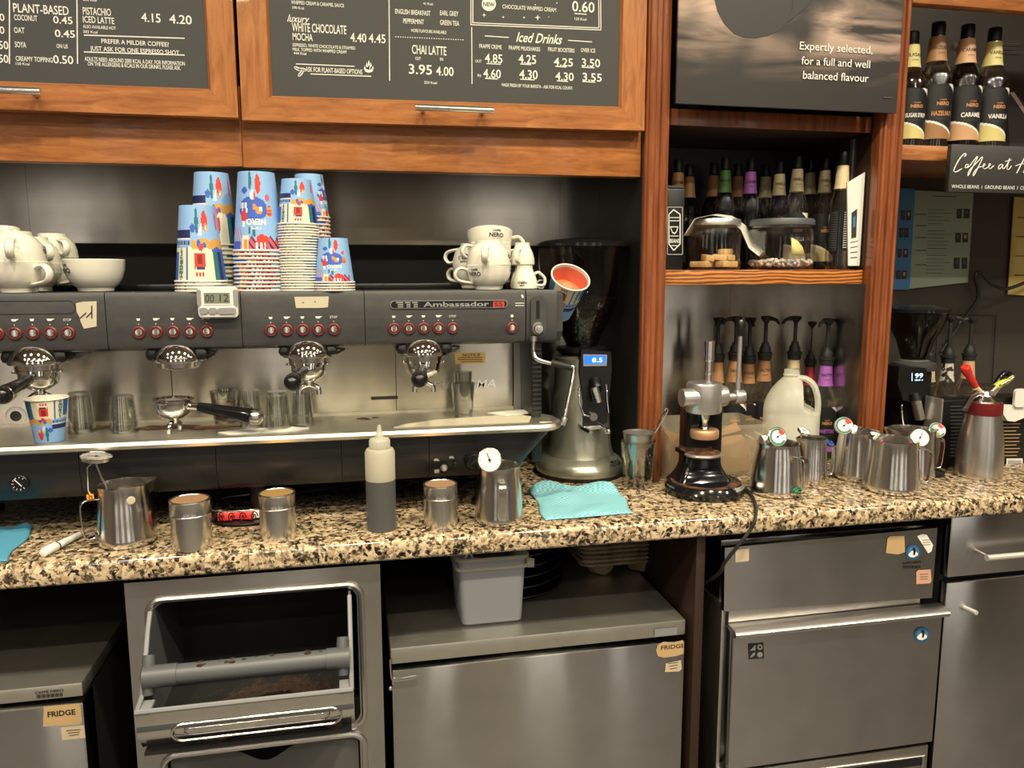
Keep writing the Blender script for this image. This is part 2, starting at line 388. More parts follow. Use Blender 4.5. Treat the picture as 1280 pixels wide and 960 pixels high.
ORD = ['first', 'second', 'third', 'fourth', 'fifth', 'sixth', 'seventh', 'eighth', 'ninth', 'tenth', 'eleventh', 'twelfth', 'thirteenth', 'fourteenth', 'fifteenth', 'sixteenth', 'seventeenth', 'eighteenth', 'nineteenth', 'twentieth',
       'twenty-first', 'twenty-second', 'twenty-third', 'twenty-fourth', 'twenty-fifth', 'twenty-sixth', 'twenty-seventh']
# ================================================================ the setting
YB = 1.75                                   # back wall of the bays
m = MB(); m.box(-3.2, 3.6, -3.2, 1.9, -.05, 0, 'floor_tile'); struct(m, 'floor')
m = MB(); m.box(-3.2, 3.6, -3.2, 1.9, CEIL, CEIL+.05, 'ceiling_paint'); struct(m, 'ceiling')
m = MB(); m.box(-3.25, -3.2, -3.2, 1.9, 0, CEIL, 'room_wall'); struct(m, 'wall_left')
m = MB(); m.box(3.6, 3.65, -3.2, 1.9, 0, CEIL, 'room_wall'); struct(m, 'wall_right')
m = MB(); m.box(-3.2, 3.6, -3.25, -3.2, 0, CEIL, 'room_wall'); struct(m, 'wall_front')
for i, (a, b) in enumerate(((-2.5, -1.7), (-.75, -.15), (.9, 1.7), (2.5, 3.1))):  # unseen glowing panels added to put bright bands in the steel reflections
    m = MB(); m.box(a, b, -3.2, -3.19, .25, 2.3, 'glow_panel')
    for x in (a, b): m.box(x-.04, x+.04, -3.2, -3.15, .2, 2.35, 'wood_dark')
    struct(m, 'added_glow_%d' % (i+1))
m = MB()
for a, b in ((-3.2, -.62), (-.6195, .476), (.4766, .905), (.9055, 1.0665)):
    m.box(a, b, YB, YB+.03, .92, CEIL, 'steel_wall')
struct(m, 'wall_back')
m = MB(); m.box(1.0665, 3.6, YB, YB+.03, 0, CEIL, 'dark_wall'); struct(m, 'wall_back_right')
m = MB(); m.box(-3.2, 1.0665, YB, YB+.03, 0, .92, 'void'); struct(m, 'wall_back_lower')
m = MB(); m.box(-1.3, .424, YB-.012, YB, .92, 1.400, 'black_matte', .002); struct(m, 'dark_reflection')   # black sheet painting in the steel wall's dark reflection behind the machine
m = MB(); m.box(.5606, .5626, 1.462, YB, .92, 2.3, 'shade_panel'); struct(m, 'side_shade')  # black sheet over the post's wooden side, painting in its shadow
def reeds(x0, x1, n, Y, d=.006):
    out = [(x0, YB), (x0, Y+d)]
    w_ = (x1-x0)/n
    for i in range(n):
        a = x0+i*w_; out += [(a+.002, Y+d*.6)]+[(a+w_/2-cos(pi*k/6)*(w_/2-.004), Y+d*.6-sin(pi*k/6)*d) for k in range(7)]+[(a+w_-.002, Y+d*.6)]
    return out+[(x1, Y+d), (x1, YB)]
m = MB(); m.prism(reeds(.5626, .6105, 2, 1.446)[::-1], .92, 2.3, 'wood_red'); struct(m, 'trim_3')
m = MB(); m.box(1.0645, 1.0668, 1.466, YB, .92, 1.3145, 'steel_wall'); struct(m, 'dark_reflection0')
m = MB(); m.box(1.0645, 1.0668, 1.475, YB, 1.3445, 2.2, 'wood_dark'); m.box(1.061, 1.0645, 1.53, 1.54, 1.3445, 1.62, 'alu'); m.box(.6106, 1.0645, YB-.004, YB, 1.3445, 2.2, 'shade_panel'); struct(m, 'dark_reflection1')  # the dark sheet across the bay back paints in the poster's shadow
m = MB(); m.prism(reeds(1.067, 1.1208, 3, 1.446)[::-1], .92, 2.3, 'wood_red'); struct(m, 'trim_4')
m = MB()
m.box(-1.25, -.1745, 1.474, 1.50, 1.5245, 1.66, 'wood_h', .0015)
m.box(-.1735, .5606, 1.468, 1.50, 1.5225, 1.66, 'wood_h', .0015)
m.box(-1.25, .5606, 1.50, YB, 1.60, 1.615, 'wood_dark')
struct(m, 'trim_5')                                           # pelmet under the menu cupboards
m = MB(); m.box(1.1208, 2.6, 1.45, 1.475, 1.872, 2.0, 'wood_h', .002); struct(m, 'trim_6')
m = MB(); m.box(.5865, .6035, 1.224, YB, 0, .884, 'wood_dark', .001); struct(m, 'trim_7')
m = MB(); m.box(-1.0, 2.6, 1.33, 1.345, 0, .07, 'black_matte'); struct(m, 'baseboard_front')

# worktop: one long slab in two lengths with a bullnose front
def nose(x0, x1):
    b = .014
    return [(YB-.001, .884), (1.211, .884)]+arc(1.205+.006, .884+.006, .006, -pi/2, -pi, 4)+arc(1.205+b, .92-b, b, pi, pi/2, 6)+[(YB-.001, .92)]
m = MB()
for a, b in ((-1.3, -.1634), (-.1626, 2.6)):
    m.prism(nose(a, b), a, b, 'granite', M=Matrix(((0, 0, 1, 0), (1, 0, 0, 0), (0, 1, 0, 0), (0, 0, 0, 1))))
tag(m.build('worktop'), 'speckled cream and black granite worktop running under the coffee machine', 'worktop')

# shelves of the bays
m = MB(); m.box(.6115, 1.0640, 1.475, YB-.005, 1.3145, 1.3445, 'wood_zebra', .0015)
tag(m.build('shelf'), 'thick wooden shelf with swirling grain holding the two biscuit jars', 'shelf')
t = thing('shelf', 'wooden shelf hidden behind the lower edge of the dark poster', 'shelf', (.84, 1.6, 1.62))
m = MB(t); m.box(.6115, 1.0640, 1.485, YB-.005, 1.624, 1.655, 'wood_dark', .001); m.box(.6115, 1.052, 1.478, 1.485, 1.624, 1.655, 'wood_red', .001); m.build('board', t)
m = MB(t); m.box(1.052, 1.0640, 1.478, 1.485, 1.624, 1.655, 'wood_h', .001); m.build('edge_block', t)
m = MB(); m.box(1.1215, 2.6, 1.475, YB-.001, 1.5715, 1.6020, 'wood_h', .0015)
tag(m.build('shelf'), 'wooden shelf carrying the four large syrup bottles at top right', 'shelf')

# ---------------------------------------------------------------- menu cupboards
def cupboard(label, xl, xr, zb, zbr, bx0, bx1, bz0, bz1, hx0, hx1, hz):
    YD = 1.44
    t = thing('menu_cupboard', label, 'cupboard', ((xl+xr)/2, YD, zb))
    m = MB(t); m.box(xl+.004, xr-.004, 1.475, YB-.002, 1.668, 2.25, 'wood_dark'); m.build('carcass', t)
    d = MB(t); ZT = 2.22
    P = Matrix(((1, 0, 0, 0), (0, 0, 1, 0), (0, 1, 0, 0), (0, 0, 0, 1)))
    o = [(xl, zb), (xr, zbr), (xr, ZT), (xl, ZT)]; i = [(bx0, bz0), (bx1, bz1), (bx1, ZT-.045), (bx0, ZT-.045)]
    for k, mt in ((0, 'wood_h'), (1, 'wood_v'), (2, 'wood_h'), (3, 'wood_v')):
        k2 = (k+1) % 4
        d.prism([o[k], o[k2], i[k2], i[k]], YD, YD+.022, mt, M=P)
        # bevelled inner lip
        a, b = Vector((i[k][0], 0, i[k][1])), Vector((i[k2][0], 0, i[k2][1])); c = Vector(((bx0+bx1)/2, 0, (bz0+ZT)/2))
        a2, b2 = a+(c-a).normalized()*.006, b+(c-b).normalized()*.006
        d.face([Vector((a.x, YD-.0002, a.z)), Vector((b.x, YD-.0002, b.z)), Vector((b2.x, YD+.007, b2.z)), Vector((a2.x, YD+.007, a2.z))], 'wood_h' if k % 2 == 0 else 'wood_v')
    door = d.build('door', t)
    b = MB(t); b.prism([(bx0+.001, bz0+.001), (bx1-.001, bz1+.001), (bx1-.001, ZT-.046), (bx0+.001, ZT-.046)], YD+.0065, YD+.014, 'board', M=P)
    b.build('chalkboard', door)
    h = MB(t); h.cyl((hx0, YD-.030, hz), (hx1, YD-.030, hz), .0055, 'chrome_soft', 14)
    for x in (hx0+.016, hx1-.016): h.cyl((x, YD-.030, hz), (x, YD, hz), .004, 'chrome_soft', 12)
    h.build('handle', door)
    return t, door
tL, dL = cupboard('wooden menu cupboard on the left, its board listing the plant-based milks', -.897, -.1745, 1.600, 1.6012, -.855, -.2165, 1.6395, 1.6435, -.6, -.4668, 1.6245)
hb = aty(519, 135, 1.41); hc = aty(617, 137, 1.41)
tR, dR = cupboard('wooden menu cupboard on the right, its board listing the iced drinks', -.1683, .5555, 1.5974, 1.6045, -.1215, .5095, 1.6365, 1.6432, hb.x, hc.x, (hb.z+hc.z)/2)
YM = 1.4465
k = MB(tL); c = 'chalk'
def L(mb, *rows):
    for r in rows: face_px(mb, r[0], 'chalk', YM, r[1], r[2], r[3], r[4], *(r[5:] or (.012,)))
L(k, ('PLANT-BASED', 17, 86, 15, 11, .012), ('COCONUT', 18, 47, 25, 7), ('0.45', 67, 91, 29, 9), ('OAT', 18, 31, 41, 7), ('0.45', 69, 94, 46, 9), ('SOYA', 19, 33, 59, 7),
  ('ON US', 71, 85, 60, 5), ('CREAMY TOPPING', 20, 66, 76, 6), ('0.50', 67, 92, 79, 10), ('120 Kcal', 20, 37, 81, 3.2), ('0', 0, 6, 26, 9), ('0', 0, 6, 42, 9), ('.50', -4, 11, 61, 10), ('.50', -4, 11, 78, 10),
  ('PISTACHIO', 104, 139, 18, 9), ('ICED LATTE', 104, 143, 28, 8), ('ALSO AVAILABLE HOT', 104, 145, 35, 4), ('202 Kcal', 104, 122, 41, 3.2), ('4.15', 177, 201, 27, 11), ('4.20', 212, 240, 29, 11),
  ('PREFER A MILDER COFFEE?', 127, 211, 54, 5.5), ('JUST ASK FOR ONE ESPRESSO SHOT', 113, 224, 63, 5.5),
  ('ADULTS NEED AROUND 2000 KCAL A DAY. FOR INFORMATION', 106, 231, 76, 5), ('ON THE ALLERGENS & KCALS IN OUR DRINKS, PLEASE ASK.', 110, 226, 82, 5), ('230 Kcal', 104, 121, 1, 3))
for q in ((12, -40, 12, 80), (96, -40, 97, 80), (105, 44, 231, 48), (105, 65, 231, 69)): rule_px(k, c, YM, *q, w_=1.2)
k.build('lettering', dL)
k = MB(tR); k2 = MB(tR); k3 = MB(tR)
LL = (('WHIPPED CREAM & CARAMEL SAUCE', 364, 430, 5, 4.5), ('390 Kcal', 365, 380, 11, 3.2), ('WHITE CHOCOLATE', 365, 433, 39, 11), ('MOCHA', 366, 391, 50, 9), ('4.40', 438, 458, 52, 11), ('4.45', 461, 482, 53, 11),
  ('ESPRESSO, WHITE CHOCOLATE & STEAMED', 366, 444, 58, 4), ('MILK, TOPPED WITH WHIPPED CREAM', 366, 433, 63.5, 4), ('444 Kcal', 367, 383, 68, 3.2), ('ASK FOR PLANT-BASED OPTIONS', 382, 453, 89.5, 6),
  ('41 Kcal', 529, 541, 6, 3.2), ('ENGLISH BREAKFAST', 494, 538, 17, 6), ('EARL GREY', 550, 573, 19, 6), ('PEPPERMINT', 504, 530, 29, 6), ('GREEN TEA', 550, 574, 31, 6), ('MORE FLAVOURS AVAILABLE', 514, 558, 40, 4),
  ('CHAI LATTE', 515, 558, 67, 11), ('OUT', 519, 526, 75, 4), ('IN', 550, 554, 76, 4), ('3.95', 511, 540, 92, 12), ('4.00', 545, 567, 94, 11), ('250 Kcal', 530, 546, 104.5, 3.2),
  ('CHOCOLATE WHIPPED CREAM', 628, 695, 10.5, 5), ('0.60', 715, 743, 14, 13), ('120 Kcal', 718, 733, 25, 3.2), ('FRAPPE CREME', 599, 627, 60, 5), ('FRAPPE MILKSHAKES', 636, 675, 62, 5), ('FRUIT BOOSTERS', 685, 718, 64, 5), ('OVER ICE', 726, 744, 65, 5),
  ('OUT', 594, 602, 78, 3.4), ('4.85', 606, 628, 78, 11), ('4.25', 648, 670, 79, 11), ('4.25', 692, 716, 82, 10), ('3.50', 727, 750, 83, 10), ('IN', 597, 601, 96, 3.4), ('4.60', 604, 626, 97, 11), ('4.30', 649, 672, 98, 11), ('4.30', 694, 717, 100, 10), ('3.55', 728, 752, 101, 10),
  ('MADE FRESH BY YOUR BARISTA - ASK FOR KCAL COUNT.', 627, 716, 108, 4))
for q in LL: L(k if q[1] < 487 else k2 if q[1] < 587 else k3, q)
face_px(k, 'luxury', c, YM, 359, 385, 27, 9, .01, .35); face_px(k3, 'Iced Drinks', c, YM, 645, 701, 52, 12, .015, .3)
for q in ((370, 80, 443, 83), (388, 92.5, 464, 95.5), (486, -40, 487, 101), (589.5, 34, 590, 105), (588, 31, 751, 37.5), (590, 28.5, 748, 35), (588.5, -30, 588.5, 31), (591, -30, 591, 28.5), (750.5, -30, 751, 38), (748, -30, 748.5, 35),
          (606, 45, 636, 47), (710, 50.5, 740, 52.5), (718, 17, 733, 18), (608, 79.5, 626, 80.5), (650, 80, 664, 81), (694, 83, 708, 84), (727, 84, 743, 85), (606, 98, 622, 99), (650, 99, 668, 100), (696, 101, 710, 102), (728, 102, 744, 103)):
    rule_px(k if q[0] < 487 else k3, c, YM, *q, w_=1.1)
for i in range(29): rule_px(k2, c, YM, 494+i*3, 46+i*.14, 495.4+i*3, 46.1+i*.14, w_=1)
for x, y, r in ((605, 19, 3), (629, 21.5, 2.2), (655, 22, 2), (672, 22, 4), (686, 21.5, 1.2)):
    poly_px(k3, c, YM, [(x+(r if i % 2 == 0 else r*.28)*cos(i*pi/4), y+(r if i % 2 == 0 else r*.28)*sin(i*pi/4)) for i in range(8)])
poly_px(k3, c, YM, circ(611, 5, 9, 20)); face_px(k3, 'NEW', 'board_dark', YM, 604, 618, 7.5, 5, .01, 0, .0012)
for cx, cy, a in ((372, 86, .5), (376, 92, -.9), (378, 87, .2)):
    poly_px(k, c, YM, [(cx+5*cos(t)*cos(a)-2.2*sin(t)*sin(a), cy+5*cos(t)*sin(a)+2.2*sin(t)*cos(a)) for t in [i*pi/6 for i in range(12)]])
    rule_px(k, 'board_dark', YM, cx-4*cos(a), cy-4*sin(a), cx+4*cos(a), cy+4*sin(a), .8, .0012)
for dx, dy in ((-5, -4), (-2.5, -8), (0, -11), (2.5, -8), (5, -4)): poly_px(k, c, YM, [(461, 88), (461+dx-1.2, 88+dy+2), (461+dx, 88+dy-2), (461+dx+1.2, 88+dy+2)])
poly_px(k, c, YM, [(455, 86.5), (467, 87), (465, 90), (461, 91), (457, 90)])
for x, y in ((634, 131), (652, 131.5), (669, 6), (696, 4)): poly_px(k3, c, YM, circ(x, y, .8, 6))
for q in (k, k2, k3): q.build('lettering', dR)

# ---------------------------------------------------------------- poster and hanging sign
pm = MATS['poster_print'] = mat('poster_print', (.05, .045, .045), .45)
v = coords(pm, (1.6, 1, 9)); n = noise(pm, v, 2.4, 4, .55, .6); n2 = noise(pm, coords(pm, (3.2, 1, 3.2)), 1.6, 2, .5)
tc = coords(pm, (1, 1, 1)); sp = pm.node_tree.nodes.new('ShaderNodeSeparateXYZ'); pm.node_tree.links.new(tc, sp.inputs[0])
mrz = pm.node_tree.nodes.new('ShaderNodeMapRange'); mrz.inputs[1].default_value = .045; mrz.inputs[2].default_value = .15; pm.node_tree.links.new(sp.outputs[2], mrz.inputs[0])
c1 = ramp(pm, n, [(.40, g1(0)), (.60, (.62, .44, .36))]); c1 = mul(pm, c1, ramp(pm, n2, [(.40, g1(0)), (.58, g1(1))])); c1 = mul(pm, c1, ramp(pm, mrz.outputs[0], [(0, g1(0)), (1, g1(1))]))
setc(pm, mul(pm, c1, (.050, .046, .046), 1, 'ADD'))
YP = 1.425
a = aty(845, 132, YP); b = aty(1121, 133, YP); zp = a.z+.004
t = thing('poster', 'dark coffee poster with a cup silhouette above the biscuit jar shelf', 'poster', (a.x, YP, zp))
m = MB(t); m.box(a.x, b.x, YP, YP+.006, zp, zp+.55, 'poster_print', .0006); o = m.build('panel', t)
m = MB(t)
poly_px(m, 'board_dark', YP, [(893, -60), (893, 0), (897, 15), (905, 30), (917, 42), (930, 47), (944, 48), (960, 45), (975, 38), (984, 28), (990, 12), (993, -10), (994, -60)])
poly_px(m, 'board_dark', YP, [(984, 28), (1000, 16), (1012, 4), (1022, -12), (1040, -60), (994, -60), (990, 12)], .0012)
m.build('print', t)
m = MB(t)
for s_, x0, x1, y in (('Expertly selected,', 999, 1090, 62, ), ('for a full and well', 1001, 1087, 80.5), ('balanced flavour', 1003, 1085, 98.5)):
    face_px(m, s_, 'white', YP, x0, x1, y, 10, .004, 0, .0018)
rule_px(m, 'plastic_grey', YP, 1104, 122, 1115, 122, 1.2, .0018)
m.build('lettering', t)

YS = 1.44
a = aty(1190, 182, YS); b = aty(1184, 239, YS)
t = thing('hanging_sign', 'dark sign with white script lettering fixed below the syrup bottle shelf', 'sign', (a.x, YS, b.z))
m = MB(t); m.box(1.2265, 1.75, YS, YS+.012, 1.5045, 1.6005, 'board_dark', .001); m.build('panel', t)
m = MB(t); Y = YS
def stroke(pts, r=.0012):
    m.tube([aty(x, y, Y)+Vector((0, -.0003, 0)) for x, y in crv([(x, y, 0) for x, y in pts], 5) for x, y in [(x, y)]] if False else [aty(p.x, p.y, Y)+Vector((0, -.0003, 0)) for p in crv([(x, y, 0) for x, y in pts], 5)], r, 'white', 6)
stroke([(1205.5, 196), (1207.5, 193), (1205, 192.5), (1199, 199), (1194, 208), (1192, 213.5), (1195, 215), (1202, 211)])
stroke([(1206, 210), (1207.5, 206), (1210, 206), (1209, 209), (1206.5, 210), (1211, 208.5), (1216, 202), (1221, 196), (1221, 198), (1215, 210), (1211, 218), (1209.5, 219.5), (1211, 214), (1215, 209)], .0010)
stroke([(1215, 209), (1222, 202), (1227, 196.5), (1227.5, 198.5), (1222, 210), (1218, 218), (1216, 219.5), (1218, 214), (1224, 209), (1229, 208), (1231, 205.5), (1229.5, 205), (1228.5, 209.5), (1231, 211), (1236, 208), (1238, 205.5), (1236.5, 205), (1235.5, 209), (1237.5, 211), (1242, 207)], .0010)
stroke([(1253, 206), (1250, 206), (1247.5, 210), (1249, 211.5), (1252, 208.5), (1253.5, 206), (1253, 210.5), (1255, 210.5), (1259, 205), (1262, 198), (1259.5, 206), (1258.5, 211), (1261, 211.5), (1264, 207.5)], .0010)
stroke([(1256, 202), (1264, 200)], .0009)
stroke([(1282, 195), (1277, 204), (1272, 214), (1270.5, 216.5)]); stroke([(1269, 207.5), (1275, 205.5), (1284, 204)], .0010); stroke([(1288, 196), (1283, 207), (1279, 216)])
face_px(m, 'WHOLE BEANS  I  GROUND BEANS  I  CLA', 'white', Y, 1189, 1284, 235, 4.4)
m.build('lettering', t)
# ================================================================ below the worktop
def label_px(mb, Y, pts, m, e=.0006): poly_px(mb, m, Y, pts, e)
def fridge(label, x0, x1, zt, Y=1.235):
    t = thing('fridge', label, 'fridge', ((x0+x1)/2, Y, 0))
    m = MB(t); m.box(x0+.004, x1-.004, Y+.02, 1.74, .04, .684, 'black_matte', .002); m.box(x0+.02, x1-.02, Y+.05, 1.70, 0, .04, 'black_matte'); m.build('cabinet', t)
    m = MB(t); m.box(x0, x1, Y, 1.74, .693, zt, 'steel_top', .0025); m.build('top_panel', t)
    m = MB(t); m.box(x0+.001, x1-.0005, Y-.002, Y+.05, .06, .6835, 'steel_v', .003); m.build('door', t)
    return t
fC = fridge('low steel fridge in the centre with the clear plastic tub on top', .0495, .5755, .7215)
fL = fridge('low steel fridge at the far left with a FRIDGE sticker', -.947, -.4205, .7155)
def hinge(t, x, Y=1.231):
    m = MB(t); m.tube(crv([(x-.002, Y, .705), (x-.001, Y-.002, .676), (x+.006, Y-.003, .667), (x+.04, Y-.003, .669)], 4), .0016, 'chrome_soft', 6); m.ball((x-.003, Y-.003, .655), .004, 'chrome_soft', 10); m.build('hinge', t)
hinge(fC, .051)
YD = 1.233
m = MB(fC); poly_px(m, 'sticker', YD, [(822, 806), (829, 802), (842, 803), (853, 800), (855, 804), (854, 817), (845, 820), (830, 822), (822, 820), (820, 813)])
face_px(m, 'FRIDGE', 'ink', YD, 826, 855, 812, 5, .01, 0, .001); m.build('sticker', fC)['label'] = 'torn brown name sticker'
m = MB(fC); poly_px(m, 'sticker_pale', YD, [(832, 829), (851, 825), (852, 836), (849, 839), (831, 840)])
for i in range(3): rule_px(m, 'ink', YD, 835+i, 829+i*3.4, 848-i, 827.5+i*3.4, .8, .001)
m.build('sticker', fC)['label'] = 'small pale label with printed lines'
m = MB(fC); poly_px(m, "grey_mid", 1.2345, [(818, 786), (846, 783.5), (846, 793), (818, 796)], .0008); m.build('tape', fC)
YD = 1.233
m = MB(fL); poly_px(m, 'sticker', YD, [(55, 883), (100, 879), (103, 900), (99, 905), (54, 908)]); face_px(m, 'FRIDGE', 'ink', YD, 60, 95, 896, 6.5, .025, 0, .001); m.build('sticker', fL)['label'] = 'brown FRIDGE sticker'
m = MB(fL); poly_px(m, 'sticker_pale', YD, [(76, 909), (105, 906), (107, 922), (78, 925)])
for i in range(3): rule_px(m, 'ink', YD, 83+i*2, 913+i*3, 101-i, 911.5+i*3, .8, .001)
m.build('sticker', fL)['label'] = 'small pale label with printed lines'
m = MB(fL); Yq = 1.235; face_px(m, 'CAFFE NERO', 'ink', Yq, 44, 80, 867.5, 3, .02)
for i in range(18): rule_px(m, 'ink', Yq, 46+i*1.85, 868.5-i*.15, 46+i*1.85, 873-i*.15, .7+(i*7 % 3)*.35)
m.build('barcode_label', fL)

# knock-out drawer unit
YK = 1.225; x0, x1 = -.3475, .0362
t = thing('knock_out_drawer', 'steel knock-out drawer unit with an open bin of coffee grounds', 'drawer unit', ((x0+x1)/2, YK, 0))
P = Matrix(((1, 0, 0, 0), (0, 0, 1, 0), (0, 1, 0, 0), (0, 0, 0, 1)))
h1 = rr(-.3165, .005, .598, .8435, .022); h2 = rr(-.3106, .003, .10, .5845, .022)
m = MB(t); m.plate([(x0, .02), (x1, .02), (x1, .8735), (x0, .8735)], [h1, h2], YK, YK+.002, 'steel_v', M=P)
for h in (h1, h2): m.tube([(x, YK-.001, z) for x, z in h], .0055, 'steel_satin', 8, True); m.tube([(x*.965-.0055, YK, z*.972+.02) for x, z in h], .002, 'steel_satin', 6, True)
m.build('front_panel', t)
m = MB(t)
for a in ((x0+.001, x0+.006, YK+.003, 1.7, .02, .871), (x1-.006, x1-.001, YK+.003, 1.7, .02, .871), (x0, x1, 1.695, 1.70, .02, .871), (x0, x1, YK+.003, 1.7, .866, .871), (x0, x1, YK+.004, 1.7, .588, .594)): m.box(*a, 'black_matte')
m.build('casing', t)
bx0, bx1 = -.3105, -.0115
side = [(1.232, .833), (1.205, .833), (1.185, .812), (1.168, .786), (1.166, .779), (1.150, .776), (1.133, .738), (1.122, .729), (1.10, .729), (1.10, .722), (1.13, .66), (1.24, .62), (1.40, .63), (1.40, .80), (1.30, .83)]
m = MB(t); XM = lambda x: Matrix(((0, 0, 1, x), (1, 0, 0, 0), (0, 1, 0, 0), (0, 0, 0, 1)))
for a in (bx0, bx1-.004): m.prism(side, 0, .004, 'plastic_grey', M=XM(a))
m.box(bx0+.004, bx1-.004, 1.395, 1.40, .63, .80, 'black_matte'); m.box(bx0+.004, bx1-.004, 1.115, 1.40, .655, .66, 'black_matte')
m.box(bx0, bx1, 1.10, 1.104, .70, .731, 'plastic_grey', .001); m.box(bx0, bx0+.02, 1.098, 1.13, .726, .7325, 'grey_mid', .001); m.box(bx1-.02, bx1, 1.098, 1.13, .726, .7325, 'grey_mid', .001)
edge = [(1.205, .833), (1.185, .812), (1.168, .786), (1.150, .776), (1.133, .738), (1.10, .731)]
for a in (bx0+.002, bx1-.002): m.tube([(a, y, z) for y, z in edge], .0036, 'grey_mid', 8)
m.tube([(bx0, 1.1, .731), (bx1, 1.1, .731)], .004, 'grey_mid', 8)
bn = m.build('bin', t)
m = MB(t); sec = [(1.0985, .729)]+[(1.0985+.012*(1-cos(a)), .729-.03*i/3-.01) for i, a in enumerate((0, .5, 1, 1.5))]+[(1.135, .668), (1.175, .645), (1.222, .632), (1.222, .625), (1.17, .636), (1.13, .66), (1.106, .69), (1.102, .729)]
m.prism(sec, bx0-.001, bx1+.001, 'steel_jug', M=XM(0))
g = rr(-.265, -.03, .676, .706, .014); m.tube([(x, 1.1005+max(0, (.7-z))*.35, z) for x, z in g], .0018, 'steel_jug', 6, True)
m.tube([(x*.86-.021, 1.101+max(0, (.7-z))*.35, z*.5+.3455) for x, z in g], .0010, 'steel_jug', 6, True)
m.build('drawer_front', t)
m = MB(t); ya, za = 1.140, .762
m.cyl((bx0+.004, ya, za), (bx1-.004, ya, za), .0148, 'plastic_grey', 20)
for a, b in ((bx0+.004, bx0+.05), (bx1-.038, bx1-.004)): m.cyl((a, ya, za), (b, ya, za), .0162, 'plastic_grey', 20)
for a in (bx0+.010, bx1-.014): m.tube([(a, ya-.006, .738), (a, ya, za), (a, ya+.012, .79)], .011, 'plastic_grey', 10, scale=[.7, 1, .75])
random.seed(3)
for i in range(26):
    x = random.uniform(bx0+.07, bx1-.04); m.ball((x, ya+random.uniform(-.006, .006), za+.0148-abs(random.gauss(0, .0015))), random.uniform(.0015, .0045), 'grounds', 6, (1.4, 1, .35))
m.build('knock_bar', t)
m = MB(t); random.seed(5)
def heap(u, v):
    x = bx0+.006+(bx1-bx0-.012)*u; y = 1.118+.26*v
    h = .004+.040*math.exp(-((u-.62)/.25)**2-((v-.22)/.28)**2)+random.uniform(-.003, .003)
    return Vector((x, y, .6525+max(0, h)))
m.grid(heap, 46, 34, 'grounds'); tag(m.build('coffee_grounds', t, flat=True), kind='stuff')
m = MB(t)
def flap(u, v):
    x = -.30+.293*u; z = .10+.45*v; s_ = .5-.5*cos(2*pi*min(1, max(0, (u-.32)/.36)))
    return Vector((x, YK+.004-.004*sin(pi*u), z+(.028 if v > .99 else 0)-(.022*s_ if v > .99 else 0)))
m.grid(flap, 40, 12, 'flap_plastic'); m.build('lower_flap', t)

# ice maker
YI = 1.225
t = thing('ice_maker', 'steel ice maker with two round blue penguin badges', 'ice maker', (.86, YI, 0))
m = MB(t); m.box(.652, 1.083, 1.262, 1.72, .03, .855, 'steel_v', .002); m.box(.645, .652, 1.235, 1.7, .1, .74, 'steel_satin', .001); m.build('body', t)
m = MB(t); m.plate([(.644, .735), (1.0755, .722), (1.0755, .861), (.641, .8545)], [], YI, YI+.012, 'steel_v', M=P); m.box(.66, 1.06, YI+.012, YI+.035, .70, .74, 'steel_satin', .001); m.build('upper_panel', t)
m = MB(t); Yd = 1.205
m.box(.660, 1.093, Yd+.014, YI+.03, .4275, .698, 'steel_v', .002)
m.box(.661, 1.094, Yd+.012, Yd+.014, .4275, .6985, 'steel_v', 0)
m.prism([(Yd+.03, .6975), (Yd+.014, .697), (Yd+.006, .690), (Yd-.002, .692), (Yd-.004, .699), (Yd+.002, .7045), (Yd+.02, .707), (Yd+.03, .706)], .657, 1.0985, 'steel_h', M=XM(0))
m.build('flap_door', t)
m = MB(t); m.box(.650, 1.0905, YI-.005, YI+.03, .05, .419, 'steel_h', .003)
for i in range(12): m.box(.86, 1.075, YI-.009, YI-.005, .38-.025*i, .393-.025*i, 'black', .001)
m.tube([(.855, YI-.006, .40), (1.079, YI-.006, .40), (1.079, YI-.006, .07), (.855, YI-.006, .07)], .004, 'steel_satin', 6, True)
m.build('louvre_panel', t)
def penguin(px, py, Y, r):
    m = MB(t); poly_px(m, 'badge_blue', Y, circ(px, py, r, 24), .0008); poly_px(m, 'p_cyan', Y, circ(px+.3, py-.3, r*.72, 20), .0012)
    k = r/10
    poly_px(m, 'white', Y, [(px+a*k, py+b*k) for a, b in ((-7, 3), (-3, -1), (0, -3), (3, -1), (6, 1), (6, 4), (0, 7), (-5, 6))], .0016)
    poly_px(m, 'ink', Y, [(px+a*k, py+b*k) for a, b in ((-1, -6), (1.5, -6.5), (3, -4), (2.5, 1), (1.5, 4), (-.5, 3), (0, -1), (-1, -3))], .002)
    m.build('badge', t)['label'] = 'round blue penguin badge'
penguin(1141, 690, YI, 9.5); penguin(1152, 793, Yd+.012, 9.8)
m = MB(t); Yq = Yd+.012
a = (935, 803, 955, 824)
poly_px(m, 'ink', Yq, [(935, 804.5), (954, 803), (955, 822.5), (936, 824)], .0008)
poly_px(m, 'alu', Yq, [(944, 805.5), (944, 812.5), (937, 813)], .0012); poly_px(m, 'alu', Yq, circ(949.5, 808.5, 3.5, 14), .0012); poly_px(m, 'ink', Yq, circ(949.5, 808.5, 1.6, 10), .0016)
poly_px(m, 'alu', Yq, circ(949.5, 818, 3.5, 14), .0012); poly_px(m, 'alu', Yq, [(937.5, 822), (938, 819.5), (941, 816), (944, 815), (942.5, 819), (939.5, 821)], .0012)
m.build('emblem', t)
